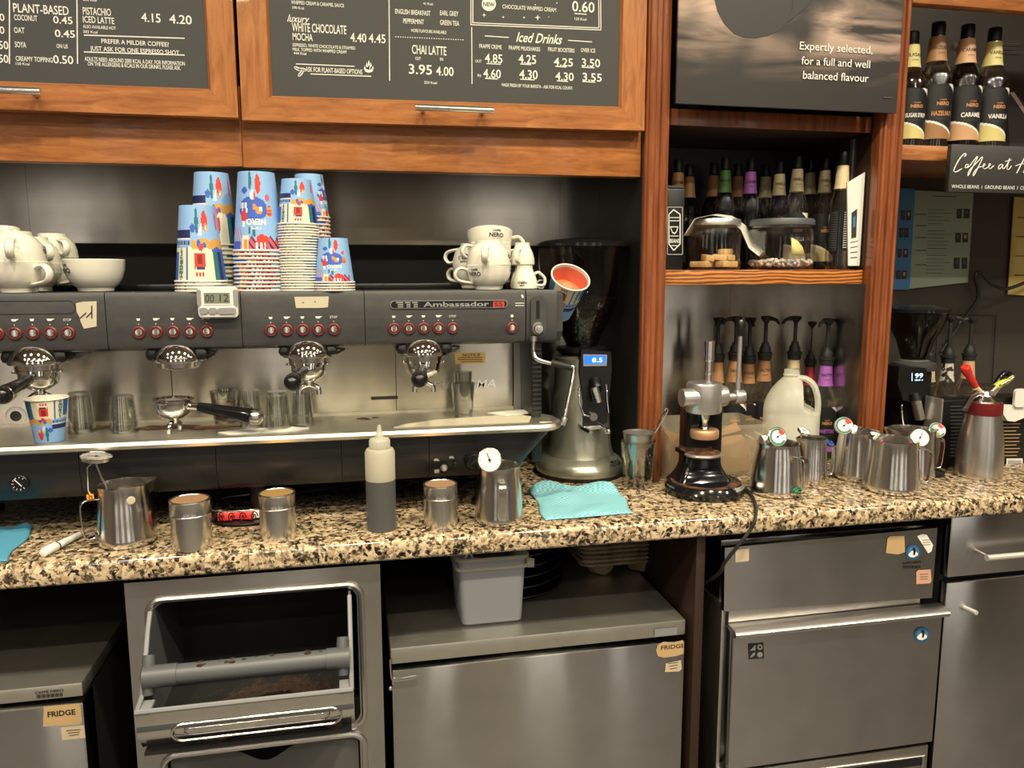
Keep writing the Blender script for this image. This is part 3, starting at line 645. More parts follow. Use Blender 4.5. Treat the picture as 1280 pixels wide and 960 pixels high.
for nm, pts, mt, lb in (('sticker', [(919, 687), (936, 685), (936, 701), (919, 703)], 'sticker_pale', 'square tan sticker'), ('sticker', [(1109, 673), (1112, 670), (1130, 669.5), (1131, 690), (1122, 693), (1107, 691)], 'sticker', 'torn brown sticker'),
                        ('sticker', [(1146, 670), (1152, 667.5), (1158, 668), (1166, 681), (1164, 689), (1160, 691.5)], 'white_plastic', 'torn white sticker'),
                        ('sticker', [(1145, 715), (1147, 712.5), (1163, 711.5), (1164, 726), (1162, 729), (1145, 730)], 'sticker_pink', 'faded pink sticker')):
    m = MB(t); poly_px(m, mt, YI, pts, .0008)
    cx = sum(p[0] for p in pts)/len(pts); cy = sum(p[1] for p in pts)/len(pts)
    if lb != 'torn brown sticker':
        for i in range(3): rule_px(m, 'tape' if mt == 'sticker_pale' else 'plastic_grey', YI, cx-5, cy-3+3*i, cx+5, cy-3.5+3*i, .8, .0012)
    m.build(nm, t)['label'] = lb
m = MB(t); face_px(m, 'CAFFE NERO', 'ink', YI, 1128, 1151, 705.5, 2.6, .02)
for i in range(14): rule_px(m, 'ink', YI, 1129+i*1.6, 707, 1129+i*1.6, 710.5, .6+(i*5 % 3)*.3)
m.build('barcode_label', t)

# steel base unit at the right
t = thing('base_cabinet', 'steel base cabinet at the right with one drawer and a bar handle', 'cabinet', (1.35, YI, 0))
m = MB(t); m.box(1.108, 1.70, 1.246, 1.73, .03, .882, 'black_matte'); m.build('carcass', t)
m = MB(t); m.box(1.1055, 1.70, YI, YI+.02, .760, .8795, 'steel_v', .002); d = m.build('drawer', t)
m = MB(t); z = .8115; m.cyl((1.158, YI-.034, z-.004), (1.50, YI-.034, z-.004), .0058, 'alu_bright', 14); m.cyl((1.165, YI-.034, z-.004), (1.165, YI, z-.002), .0035, 'chrome_soft', 10); m.cyl((1.493, YI-.034, z-.004), (1.493, YI, z-.002), .0035, 'chrome_soft', 10); m.build('handle', d)
m = MB(t); m.box(1.1055, 1.70, YI-.001, YI+.02, .05, .7485, 'steel_v', .002); d = m.build('door', t)
m = MB(t); a = aty(1206, 760, YI); m.cyl((a.x, YI, a.z), (a.x+.001, YI-.028, a.z+.002), .0048, 'alu_bright', 12, b=.0008); m.build('knob', d)

# things on top of the centre fridge
FT = .7215
p = atz(615, 782, FT); xa = aty(578, 782, p.y); xb = aty(653, 780, p.y); ta = aty(571, 695, p.y); tb = aty(657, 692, p.y)
H = min(ta.z-.006, .8745)-FT; x_ = (xa.x+xb.x)/2; wB = (xb.x-xa.x)/2; wT = wB*1.10
t = thing('plastic_tub', 'clear frosted plastic tub standing on the centre fridge', 'tub', (x_, p.y+.055, FT))
def rect(w_, d_, r, n=5): return rr(-w_, w_, -d_, d_, r, n)
m = MB(); rings = [(wB-.006, .049, 0), (wB, .055, .006), (wT, .060, H-.012), (wT, .060, H), (wT-.0025, .0575, H), (wT-.0025, .0575, H-.012), (wB-.0025, .0525, .007), (wB-.006, .049, .003)]
vs = []; fs = []
for a, b, z in rings: vs += [(x, y, z) for x, y in rect(a, b, .010)]
n = len(rect(1, 1, .1))
for i in range(len(rings)-1):
    for j in range(n): fs.append([i*n+j, i*n+(j+1) % n, (i+1)*n+(j+1) % n, (i+1)*n+j])
fs += [list(range(n))[::-1], list(range((len(rings)-1)*n, len(rings)*n))]
m.add(vs, fs, 'tub_plastic'); m.build('body', t)
m = MB()
for z in (H-.018, H-.001): m.tube([(x, y, z) for x, y in rect(wT+.004, .064, .012)], .0032, 'jug_plastic', 8, True)
m.prism([(wT+.002, -.062), (wT+.014, -.064), (wT+.002, -.05)], H-.022, H-.006, 'jug_plastic'); m.build('rim', t)
m = MB(); m.tube(crv([(-wT+.008, -.05, H-.01), (-wT+.014, -.052, H+.004), (-wT+.022, -.05, H+.006), (-wT+.03, -.046, H-.016)], 5), .0018, 'white_plastic', 8); m.build('wire_clip', t)
m = MB()
def lump(u, v): return Vector((-wB*.9+1.8*wB*u, -.045+.09*v, .006+.02*max(0, sin(3*u+1))*sin(pi*v)+.025*max(0, u-.3)))
m.grid(lump, 14, 8, 'l_tan'); m.build('contents', t)

p = atz(768, 722, FT); Yc = p.y+.085
la = aty(716, 690, Yc-.03); lb = aty(823, 690, Yc-.03); cw = (lb.x-la.x)/2; cx = (la.x+lb.x)/2
def carrier():
    m = MB()
    def top(u, v):
        x = -cw+2*cw*u; y = -.09+.18*v; ex = min(1, (1-abs(2*u-1))*9); ey = min(1, (1-abs(2*v-1))*9)
        z = .030-.004*(1-min(ex, ey))
        for sx in (-.45, .45):
            for sy in (-.5, .5):
                d = math.hypot((2*u-1-sx)/.36, (2*v-1-sy)/.42)
                if d < 1: z = .030-.030*min(1, (1-d)*3.2)
        return Vector((x*(1-.06*(1-ey)), y*(1-.06*(1-ex)), z))
    m.grid(top, 44, 36, 'cardboard')
    o = m.build('cup_carrier'); md = o.modifiers.new('thickness', 'SOLIDIFY'); md.thickness = .0022; md.offset = 0
    return o
c0 = carrier(); c0.location = (cx, Yc, FT+.002)
NC = 13; dz = (.876-FT-.034)/NC
for i in range(NC):
    o = c0 if i == 0 else copy_tree(c0)
    o.location = (cx+random.uniform(-.003, .003), Yc+random.uniform(-.003, .003), FT+.002+i*dz); o.rotation_euler = (0, 0, random.uniform(-.02, .02))
    tag(o, 'brown pulp cup carrier, %s from the bottom of its stack on the fridge' % ORD[i], 'cup carrier', 'pulp cup carriers stacked on the centre fridge')
# black trays stacked in the dark behind the tub
pts = [atz(560, 745, FT), atz(690, 745, FT)]
for i in range(5):
    m = MB(); m.lathe([(0, .004), (.085, .004), (.115, .016), (.119, .016), (.119, .0135), (.087, 0), (0, 0)], 'black_gloss', n=40)
    o = m.build('black_dish', loc=((pts[0].x+pts[1].x)/2+.02, 1.47, FT+.001+i*.020)); tag(o, 'shallow black dish, %s from the bottom of the stack behind the plastic tub' % ORD[i], 'dish', 'black dishes stacked behind the tub')
# ================================================================ espresso machine
MS, CAM_LIFT = .915, .1139                       # the machine is drawn at 1/MS of its size, then scaled about the camera position to stand nearer
def scale_about_cam(o): o.scale = (MS, MS, MS); o.location = o.location*MS+Vector((0, 0, CAM_LIFT))  # uniform shrink with the camera position as its fixed point
FOOT = (CT-CAM_LIFT)/MS
MT = 1.3065                                 # top of the machine
YPAN = 1.48
t = MACH = thing('espresso_machine', 'long dark grey four-group espresso machine on the worktop', 'coffee machine', (-.13, 1.6, CT))
xs = [-.76, -.4165, -.1911, .028, .3355]
m = MB(t)
sec = [(1.70, MT-.002), (1.70, 1.2), (1.52, 1.2), (1.494, 1.203), (1.484, 1.208), (YPAN+.0005, 1.216), (YPAN, 1.298), (YPAN+.003, MT-.0005), (1.50, MT)]
for a, b in zip(xs, xs[1:]): m.prism(sec, a+.0007, b-.0007, 'machine_grey', M=XM(0))
m.prism(sec, .3369, .370, 'machine_grey', M=XM(0))
m.prism([(1.506, MT)]+[(1.506, 1.203)]+sec[3:], .370, .398, 'machine_grey', M=XM(0))
m.prism([(1.506, MT-.004), (1.506, 1.205), (1.50, 1.212), (1.488, 1.225), (1.486, 1.296), (1.50, MT-.003)], .398, .412, 'machine_grey', M=XM(0))
m.box(-.75, .36, 1.49, 1.69, 1.205, 1.30, 'black')
m.build('upper_housing', t)
m = MB(t); m.box(-.76, .36, 1.66, 1.70, MT-.001, MT+.012, 'black', .004); m.build('cup_rail', t)
m = MB(t)
m.prism([(1.615, 1.048), (1.615, 1.2), (1.625, 1.2), (1.625, 1.048)], -.76, .337, 'steel_wall', M=XM(0))
m.prism([(1.598, 1.048), (1.612, 1.20), (1.64, 1.20), (1.64, 1.048)], .339, .352, 'alu', M=XM(0))
for x in (-.58, -.345, -.11, .09): m.box(x, x+.0012, 1.6142, 1.616, 1.05, 1.2, 'machine_dark')
a = aty(463, 498, 1.615); b = aty(498, 498, 1.615); c = aty(480, 495, 1.615)
m.box(a.x, b.x, 1.613, 1.62, a.z-.004, a.z+.0045, 'black', .0035)
m.build('back_panel', t)
m = MB(t); m.box(.352, .374, 1.50, 1.70, .96, 1.21, 'black', .004)
for i in range(16): m.box(.354, .372, 1.497, 1.50, 1.06+i*.009, 1.064+i*.009, 'machine_dark', .001)
m.build('side_grille', t)
# drip tray with a rolled steel lip
TZ = 1.055
m = MB(t)
out = [(-.78, 1.615), (-.78, 1.42), (.352, 1.42)]+arc(.352, 1.462, .042, -pi/2, 0, 8)+[(.391, 1.49), (.374, 1.52), (.368, 1.60), (.36, 1.615)]
inn = [(-.775, 1.612), (-.775, 1.432), (.352, 1.432)]+arc(.352, 1.462, .030, -pi/2, 0, 8)+[(.378, 1.488), (.366, 1.515), (.362, 1.59), (.355, 1.612)]
m.plate(out, [inn], 1.038, TZ+.001, 'steel_tray'); m.prism(inn, 1.040, TZ-.004, 'steel_tray')
m.tube([(x, y, TZ-.008) for x, y in out[1:-1]], .0085, 'steel_tray', 8)
m.build('drip_tray', t)
m = MB(t)
def stain(cx, cy, rx, ry, n=26, mt='grime', z=TZ-.0034):
    m.prism([(cx+rx*cos(2*pi*i/n)*random.uniform(.7, 1.15), cy+ry*sin(2*pi*i/n)*random.uniform(.7, 1.15)) for i in range(n)], z, z+.0004, mt)
random.seed(11)
stain(-.35, 1.55, .06, .022); stain(-.26, 1.53, .05, .018); stain(-.46, 1.57, .06, .016); stain(.02, 1.56, .012, .010, 12, 'coffee'); stain(.045, 1.565, .007, .006, 10, 'coffee'); stain(.03, 1.548, .006, .005, 10, 'coffee')
m.build('coffee_stain', t)
m = MB(t)
def cloth_flat(pts, z, mt, lbl):
    m = MB(); m.prism(pts, z, z+.0022, mt); scale_about_cam(tag(m.build('paper_towel'), lbl, 'paper towel'))
cloth_flat([(.075, 1.448), (.335, 1.448), (.352, 1.50), (.33, 1.535), (.16, 1.505), (.10, 1.475)], TZ-.0035, 'tape', 'yellowish paper towel laid flat along the right end of the drip tray'); cloth_flat([(.30, 1.51), (.36, 1.53), (.35, 1.565), (.31, 1.56), (.27, 1.545)], TZ-.0008, 'paper', 'small folded paper towel in the right back corner of the drip tray')
cloth_flat([(-.22, 1.445), (-.10, 1.452), (-.08, 1.475), (-.12, 1.50), (-.2, 1.49), (-.24, 1.468)], TZ-.0035, 'paper', 'white paper towel on the drip tray under the upturned glasses')
# lower body
m = MB(t)
sl = [(1.44, 1.034), (1.437, 1.0), (1.445, .966), (1.462, .950), (1.69, .947), (1.70, 1.034)]
for a, b in ((-.76, -.4655), (-.4645, -.2415), (-.2405, -.0225), (-.0215, .139), (.140, .29)): m.prism(sl, a, b, 'machine_dark', M=XM(0))
vs = []
N_ = 8
for i in range(N_+1):
    f = i/N_; x = .29+.092*sin(f*pi/2); k = cos(f*pi/2)
    for y, z in sl: vs.append((x-(1.034-z)*1.15*f, 1.57+(y-1.57)*(1-.18*f*f), z))
q = len(sl); m.add(vs, [[i*q+j, i*q+(j+1) % q, (i+1)*q+(j+1) % q, (i+1)*q+j] for i in range(N_) for j in range(q)]+[[N_*q+j for j in range(q)]], 'machine_dark')
m.build('lower_body', t)
for x in (-.70, -.18, .25):
    for y in (1.50, 1.66):
        m = MB(t); m.lathe([(0, 0), (.022, 0), (.022, .008), (.014, .012), (.014, .072), (0, .072)], 'black', c=(x, y, FOOT)); m.build('foot', t)
# gauge, tap knob and dials on the lower body
Yl = 1.437
m = MB(t); a = aty(25, 604, Yl); m.lathe([(0, .003), (.0125, .003), (.0135, .0045), (.0145, .0035), (.0145, 0)], 'black', c=(a.x, Yl, a.z), M=FRONT)
for i in range(9):
    g_ = R(220-i*32); m.box(-.0004, .0004, .009, .012, .0032, .0036, 'chalk', M=Matrix.Translation((a.x, Yl, a.z)) @ FRONT @ Matrix.Rotation(g_, 4, 'Z'))
m.box(-.0006, .0006, -.006, .011, .004, .0048, 'white', M=Matrix.Translation((a.x, Yl, a.z)) @ FRONT @ Matrix.Rotation(R(40), 4, 'Z')); m.build('pressure_gauge', t)
m = MB(t)
for px, py, r in ((555, 585, .006), (569, 580, .0045)):
    a = aty(px, py, Yl); m.lathe([(0, .009), (r*.6, .009), (r, .006), (r*1.2, 0)], 'alu' if px == 555 else 'black', c=(a.x, Yl, a.z), M=FRONT)
    if px == 555: m.lathe([(r*1.2, 0), (r*1.5, .002), (r*1.6, 0)], 'black_gloss', c=(a.x, Yl, a.z), M=FRONT)
for px, py in ((545, 575), (564, 572)):
    poly_px(m, 'alu', Yl, [(px-3, py+1), (px-2, py-2), (px+2, py-2), (px+4, py+1)], .001)
poly_px(m, 'alu', Yl, [(543, 587), (549, 586.5), (549, 591), (543, 591.5)], .001)
m.build('tap_switch', t)
m = MB(t); a = aty(592, 575, Yl); m.lathe([(0, .014), (.012, .014), (.015, .010), (.019, .002), (.019, 0)], 'black_gloss', c=(a.x, Yl, a.z), M=FRONT); m.box(-.0035, .0035, -.013, .013, .010, .019, 'black', .002, M=Matrix.Translation((a.x, Yl, a.z)) @ FRONT @ Matrix.Rotation(R(-50), 4, 'Z')); m.build('selector_knob', t)

# name bar, plates, stickers, button rows
m = MB(t); a = aty(488, 381, YPAN); b = aty(634, 380, YPAN); c = aty(488, 386, YPAN)
m.prism(rr(a.x, b.x, c.z, c.z+2*(a.z-c.z), (a.z-c.z)*.9), 0, .0022, 'alu', M=Matrix.Translation((0, YPAN, 0)) @ FRONT)
m.prism(rr(a.x+.001, b.x-.001, c.z+.001, c.z+2*(a.z-c.z)-.001, (a.z-c.z)*.8), .0022, .0028, 'black', M=Matrix.Translation((0, YPAN, 0)) @ FRONT)
face_px(m, 'Ambassador', 'alu', YPAN, 529, 611, 383.5, 6, .02, 0, .0034)
poly_px(m, 'p_red', YPAN, [(616, 377), (630, 376.6), (630, 383.6), (616, 384)], .0033); face_px(m, 'S5', 'board_dark', YPAN, 617.5, 628, 382.8, 5, .02, 0, .0038)
for i, (x0_, x1_) in enumerate(((495, 504), (506, 513), (515, 522))):
    for y in (378.2, 380.8, 383.4): rule_px(m, 'alu', YPAN, x0_+(2 if y > 380 else 0), y, x1_, y, 1.6, .0034)
m.build('name_bar', t)
m = MB(t); a = aty(-30, 376, YPAN); b = aty(93, 376, YPAN); c = aty(93, 392, YPAN); m.tube([(x, YPAN, z) for x, z in rr(a.x, b.x, c.z, b.z, .009)], .0006, 'machine_dark', 6, True); m.build('blank_name_bar', t)
def torn(pts, lbl, mt='tape'):
    m = MB(t); poly_px(m, mt, YPAN, pts, .0009); return m
m = torn([(95, 379), (104, 377), (121, 376.5), (121, 408), (105, 411), (101, 402), (99, 395), (96, 390)], 0)
for q in ((100, 398, 108, 391), (108, 397, 115, 390), (115, 382, 115, 398)): rule_px(m, 'machine_grey', YPAN, *q, w_=1.4, e=.0014)
m.build('sticker', t)['label'] = 'torn pale sticker'
m = torn([(368, 371), (411, 370.5), (410, 384), (400, 385), (370, 385)], 0); rule_px(m, 'plastic_grey', YPAN, 378, 378, 380, 378, 1, .0014); rule_px(m, 'plastic_grey', YPAN, 393, 377, 395, 377, 1, .0014)
m.build('sticker', t)['label'] = 'pale rectangular sticker'
Yb = 1.615
m = MB(t); poly_px(m, 'gold', Yb, [(568, 441), (607, 440.5), (606, 454), (569, 455)], .001)
face_px(m, 'NOTICE', 'ink', Yb, 578, 600, 445.5, 3.4, .02, 0, .0016)
for y in (447, 449.5, 452): rule_px(m, 'ink', Yb, 572 if y < 450 else 576, y, 603, y-.3, .9, .0016)
m.build('notice_plate', t)
m = MB(t); face_px(m, 'FUTURMA', 'chrome_soft', Yb, 541, 620, 486, 10, .02, .2, .0012); m.build('embossed_name', t)
m = MB(t); a = aty(20, 520, Yb)
m.lathe([(.010, .0012), (.016, .0016), (.018, .0012), (.018, 0)], 'alu', c=(a.x, Yb, a.z), M=FRONT); m.lathe([(0, .0014), (.009, .0014), (.010, .001)], 'machine_dark', c=(a.x, Yb, a.z), M=FRONT); m.build('round_emblem', t)
rows = [[(-3, 417), (19, 416.8), (41.5, 416.3), (63.5, 416), (85.5, 416)], [(174, 415.5), (195.5, 415), (216.5, 414.7), (237.5, 414.5), (258.5, 414)], [(339, 413), (358.5, 412.5), (378.5, 412.2), (398, 412), (417.5, 411.5)], [(492.5, 411), (511, 410.6), (529.5, 410.3), (548, 410), (566, 410)], [(640, 409.5)]]
icons = MB(t)
for row in rows:
    for i, (px, py) in enumerate(row):
        a = aty(px, py, YPAN); T = Matrix.Translation((a.x, YPAN, a.z)) @ FRONT
        m = MB(t); m.lathe([(0, .0065), (.0055, .006), (.0072, .004), (.0075, 0)], 'chrome_soft', M=T, n=18); bt = m.build('button', t)
        m = MB(t); m.lathe([(.0078, 0), (.0078, .0036), (.0092, .0040), (.0108, .0028), (.0115, 0)], 'btn_red', M=T, n=20); m.build('ring', bt)
        s_ = .0016/1.0
        def ip(pts, e=.0006): icons.face([Vector((a.x+x*.001, YPAN-e, a.z+.0225+y*.001)) for x, y in pts], 'chalk')
        icons.face([Vector((a.x+x*.001, YPAN-.0006, a.z+.0145+y*.001)) for x, y in circ(0, 0, .9, 8)], 'white')
        if i == 4: icons.text('STOP', 'chalk', .013, .0042, front(YPAN), a.x-.0065, a.z+.0205)
        elif len(row) == 1: ip(circ(0, 0, 3, 10))
        else:
            w_ = (3.4, 4.6, 3.6, 5)[i]; ip([(-w_, 2), (-w_*.6, -2), (w_*.6, -2), (w_, 2)])
            if i in (1, 3): ip([(w_*.9, 1.6), (w_+2, 2.2), (w_+2.5, 1.2), (w_*.8, -.6)])
icons.build('icon_print', t)
# steam lever
m = MB(t); P2 = [aty(x, y, YPAN) for x, y in ((663, 370), (682, 370), (682, 423), (663, 423))]
m.prism(rr(P2[0].x, P2[1].x, P2[2].z+.002, P2[0].z, .012, 8), 0, .006, 'machine_grey', M=Matrix.Translation((0, YPAN, 0)) @ FRONT)
c = aty(671.5, 385, YPAN); m.prism(rr(c.x-.0032, c.x+.0032, c.z-.021, c.z+.015, .003, 4), .006, .0066, 'black', M=Matrix.Translation((0, YPAN, 0)) @ FRONT); m.build('lever_plate', t)
m = MB(t); a = aty(674, 411, YPAN-.02); T = Matrix.Translation((a.x, YPAN-.004, a.z)) @ FRONT
m.lathe([(0, .020), (.004, .020), (.0048, .018), (.0048, .016), (.008, .016), (.0085, .015), (.0115, .012), (.0125, .006), (.0105, 0), (0, 0)], 'alu', M=T, n=24); m.lathe([(.0085, .0162), (.0092, .0166), (.0098, .0155)], 'machine_dark', M=T); m.build('steam_knob', t)
m = MB(t); poly_px(m, 'chalk', YPAN, [(651, 369), (653, 368), (655, 371), (653, 373)], .0008)
for y in (379, 382): rule_px(m, 'chalk', YPAN, 644, y, 655, y, .9, .0008)
m.build('scale_print', t)
# steam arm
Yt = 1.47
pa = [aty(667, 422, Yt), aty(667, 440, Yt), aty(672, 449, Yt-.008), aty(688, 454, Yt-.015), aty(712, 457, Yt-.025), aty(717, 462, Yt-.028), aty(715, 480, Yt-.035), aty(706, 522, Yt-.05)]
m = MB(t); m.tube(crv(pa, 6), .0042, 'chrome_soft', 10); m.cyl(pa[-1], aty(704, 532, Yt-.052), .006, 'alu', 12, r2=.0045, b=.001); m.cyl(aty(667, 420, Yt), aty(667, 426, Yt), .008, 'chrome_soft', 14); m.build('steam_arm', t)
m = MB(t); m.cyl(aty(689, 453.5, Yt-.015), aty(714, 459.5, Yt-.026), .0068, 'rubber', 14, b=.001); m.build('rubber_grip', t.children[-1] if False else t)

# group heads and portafilters
def group_head(px, py):
    """px,py: middle of the bottom edge of the chrome dome"""
    c = aty(px, py, 1.50); x, z = c.x, c.z
    m = MB(t)
    m.box(x-.053, x+.055, 1.488, 1.61, z+.001, 1.206, 'black', .010)
    m.tube([(x+.054, 1.492, 1.20), (x+.068, 1.49, 1.198), (x+.066, 1.488, z+.014), (x+.052, 1.49, z+.006)], .0022, 'black_gloss', 6)
    m.build('group_block', t)
    m = MB(t)
    pr = [(.0465, 0), (.0475, .004), (.046, .010), (.041, .021), (.033, .030), (.022, .037), (.010, .0405), (0, .0415)]
    m.lathe([(0, 0)]+pr, 'chrome', c=(x, 1.512, z), n=40); m.build('dome', t)
    m = MB(t); m.lathe([(0, -.014), (.030, -.014), (.036, -.010), (.037, 0), (0, 0)], 'chrome_soft', c=(x, 1.512, z), n=36); m.build('collar', t)
    return x, z
heads = [group_head(*q) for q in ((44, 455), (222, 452), (385, 446), (530, 444))]
def portafilter(label, loc, rz, tilt=0, full=False):
    """basket centred on the origin, handle along -y"""
    t = thing('portafilter', label, 'portafilter', loc, 'coffee portafilters'); t.rotation_euler = (tilt, 0, rz)
    m = MB(); m.lathe([(.012, -.028), (.020, -.024), (.030, -.016), (.0325, -.006), (.0325, .004), (.036, .004), (.0362, .0085), (.030, .0085), (.0295, 0), (0, -.002)], 'chrome', n=36)
    for a in (0, pi): m.box(.034*cos(a)-.006, .034*cos(a)+.006, -.010, .010, .003, .0075, 'chrome', .001)
    m.build('basket', t)
    if full: m = MB(); m.lathe([(0, .0015), (.015, .002), (.0294, 0), (0, -.0015)], 'coffee', n=24); m.build('coffee_puck', t)
    m = MB(); m.cyl((0, 0, -.020), (0, 0, -.036), .0085, 'chrome', 16)
    for s_ in (-1, 1): m.tube(crv([(0, 0, -.034), (s_*.010, 0, -.037), (s_*.017, 0, -.043), (s_*.018, 0, -.053)], 5), .0052, 'chrome', 10)
    m.build('spout', t)
    m = MB(); pr = [(0, 0), (.0085, .002), (.0095, .012), (.0110, .045), (.0135, .085), (.0145, .100), (.0138, .108)]
    T = Matrix.Translation((0, -.048, -.004)) @ Matrix.Rotation(R(96), 4, 'X')
    m.lathe(pr+[(0, .108)], 'black_gloss', M=T, n=22); m.cyl((0, -.030, -.004), (0, -.052, -.0045), .0075, 'chrome', 14); h = m.build('handle', t)
    m = MB(); m.lathe([(.0140, .107), (.0146, .109), (.0146, .113), (.012, .121), (.006, .1255), (0, .127)], 'chrome_soft' if full else 'black_gloss', M=T, n=22); m.lathe([(.0141, .1065), (.0150, .1075), (.0150, .1095), (.0141, .1105)], 'chrome', M=T, n=22); m.build('end_cap', h)
    return t
portafilter('portafilter locked in the leftmost group above the paper cup', (heads[0][0], 1.512, heads[0][1]-.020), R(1), R(-1))
portafilter('portafilter locked in the group above the row of upturned glasses', (heads[2][0], 1.512, heads[2][1]-.020), R(-7), R(-3))
portafilter('portafilter locked in the group nearest the grinder', (heads[3][0], 1.512, heads[3][1]-.020), R(-8), R(-3))
p = atz(222, 541, TZ-.003); portafilter('loose portafilter of coffee lying on the drip tray', (p.x-.006, p.y+.012, TZ+.050), R(69), R(2), True)
scale_about_cam(MACH)
for o in [o for o in bpy.data.objects if o.get('category') == 'portafilter']: scale_about_cam(o)
MT = MT*MS+CAM_LIFT; TZ = TZ*MS+CAM_LIFT
# ================================================================ paper cups
def art(u, t):
    """printed picture on the cup: u degrees round it (0 = one side, 180 = the other), t from base to rim"""
    def el(cu, ct, ru, rt): return ((u-cu)/ru)**2+((t-ct)/rt)**2 < 1
    w_ = .02*sin(u*.16)
    c = 'p_blue'
    if u < 90:
        if t > .56+w_: c = 'p_royal'
        if t > .56+w_ and -32-8*(t-.56) < u < 30: c = 'p_cream'
        if .44+w_ < t <= .56+w_ and u < 22: c = 'p_gold' if (int(u*.35+t*60) % 5) else 'p_orange'
        if el(-12, .52, 6, .035) or el(2, .50, 5, .05): c = 'p_royal'
        if el(-3, .55, 6, .05): c = 'p_red'
        if -12 < u < 14 and .62 < t < .80: c = 'p_red'
        if -5 < u < 7 and .65 < t < .76: c = 'red_dark'
        if -13 < u < 15 and .80 < t < .835: c = 'p_navy' if int(u) % 5 else 'p_cream'
        if .88 < t < .92 and (-8 < u < -2 or 1 < u < 4 or 7 < u < 12): c = 'p_red'
        if -62 < u < -33 and t > .6: c = 'p_navy' if u < -48 else 'p_teal'
        if el(-17, .20, 9, .13): c = 'p_red'
        if el(-19, .29, 5, .06): c = 'p_orange'
        if el(-20, .30, 2.5, .03): c = 'p_cream'
        if .24 < t < .40 and abs(u+7-(t-.24)*30) < (t-.22)*30 and u > -12: c = 'p_white'
        if el(6, .20, 5, .17): c = 'p_teal'
        if el(17, .30, 7, .06) or (10 < u < 26 and .26 < t < .31): c = 'p_royal'
        if u > 24 and .33 < t < .43: c = 'p_navy'
        if u > 24 and .43 < t < .455: c = 'p_white'
        if u > 24 and .47 < t < .53: c = 'p_navy' if int(u/3) % 2 and t < .52 else 'p_blue'
        if u > 36 and t > .56: c = 'p_cream'
        if el(52, .74, 11*(t-.4)*1.6+.1, .24): c = 'p_green' if (int(u)+int(t*50)) % 7 else 'p_white'
        if u > 62 and t > .6: c = 'p_royal'
        if u < -50 and .08 < t < .34 and el(-58, .2, 5, .13): c = 'p_pink'
    else:
        v_ = u-180
        c = 'p_blue' if t < .62 else 'p_royal' if t < .01 else 'p_blue'
        if el(182, .47, 40, .155): c = 'p_royal'
        if el(165, .49, 9, .05) or el(176, .45, 5, .04): c = 'p_orange'
        if el(160, .47, 4, .03): c = 'p_white'
        if el(205, .56, 9, .08): c = 'p_red'
        if abs(v_-25) < 3 and .62 < t < .70 or (abs(v_-17) < 2 and .46 < t < .52) or (abs(v_-30) < 2 and .42 < t < .50): c = 'p_white'
        if .40 < t < .47 and 196 < u < 222 and int(u) % 6 < 3: c = 'p_white'
        if el(165, .16, 8, .12): c = 'p_red'
        if el(180, .30, 7, .06): c = 'p_white' if u > 178 else 'p_red'
        if el(188, .12, 5, .12): c = 'p_teal'
        if el(205, .24, 10, .04): c = 'p_royal'
        if el(140, .33, 6, .05): c = 'p_pink'
        if el(137, .5, 7, .08): c = 'p_red' if int(t*40) % 2 else 'p_orange'
        if t > .84+.03*sin(u*.3) and 120 < u < 192: c = 'p_pink' if int(u*.2+t*25) % 3 else 'p_navy'
        if el(160, .86, 14, .07): c = 'p_red'
        if t > .9 and 150 < u < 175 and int(u) % 9 < 4: c = 'p_white'
        if 192 < u < 208 and t > .80: c = 'p_cream'
        if 195 < u < 204 and t > .86: c = 'p_orange'
        if u > 208 and t > .70 and int(u*.4+t*30) % 4 == 0: c = 'p_red'
        if u > 214 and t > .88: c = 'p_royal'
        if el(178, .76, 4, .06) or el(190, .74, 3, .05): c = 'p_teal'
    return c
def paper_cup(h, r0, r1, wall, NU=150, NT=56):
    rf = lambda z: r0+(r1-r0)*z/h
    m = MB(); vs = []
    for j in range(NT+1):
        for i in range(NU):
            a = -pi/2+2*pi*i/NU+pi; z = h*j/NT; vs.append((rf(z)*cos(a), rf(z)*sin(a), z))
    for nme, quads in {}.items(): pass
    by = {}
    for j in range(NT):
        for i in range(NU):
            # column angle measured so that 0 looks at -y and grows to the right
            a = -pi/2+2*pi*(i+.5)/NU+pi; x, y = cos(a), sin(a); u = math.degrees(math.atan2(x, -y))
            if u < -90: u += 360
            by.setdefault(art(u, (j+.5)/NT), []).append([j*NU+i, j*NU+(i+1) % NU, (j+1)*NU+(i+1) % NU, (j+1)*NU+i])
    first = True; base = 0
    for c, q in by.items():
        if first: m.add(vs, q, c); first = False
        else:
            k = m.slot(c)
            for f in q: m.f.append(f); m.mi.append(k)
    m.lathe([(0, .001), (r0*.9, .001), (r0*.93, 0), (r0, 0)], 'cup_paper', n=60)
    m.lathe([(0, .0015), (r0-wall, .0015), (r1-wall, h)], 'cup_paper', n=60)
    k = h/.135
    w_ = wrap(rf, pi, .0004, h*.30, (r0+r1)/2)
    m.text('NERO', 'p_white', .033*r1/.0447, .0098*k, wrap(rf, pi-.12, .0004, h*.60, r0*.35+r1*.65), 0, 0, 0, .03, 'C')
    m.text('CAFFE', 'p_white', .017*r1/.0447, .004*k, wrap(rf, pi-.12, .0004, h*.70, r0*.35+r1*.65), 0, 0, 0, .02, 'C')
    o = m.build('paper_cup')
    rimr = .0017 if h > .1 else .00145
    m = MB(); m.tube([((r1+.0006)*cos(2*pi*i/44), (r1+.0006)*sin(2*pi*i/44), h-.001) for i in range(44)], rimr, 'cup_paper', 8, True); m.build('rim', o)
    return o
BIG_H, BIG_R = .1235, .0400; SM_H, SM_R = .0750, .0331
big = paper_cup(BIG_H, .0279, BIG_R, .0004); small = paper_cup(SM_H, .0242, SM_R, .0003)
used = set()
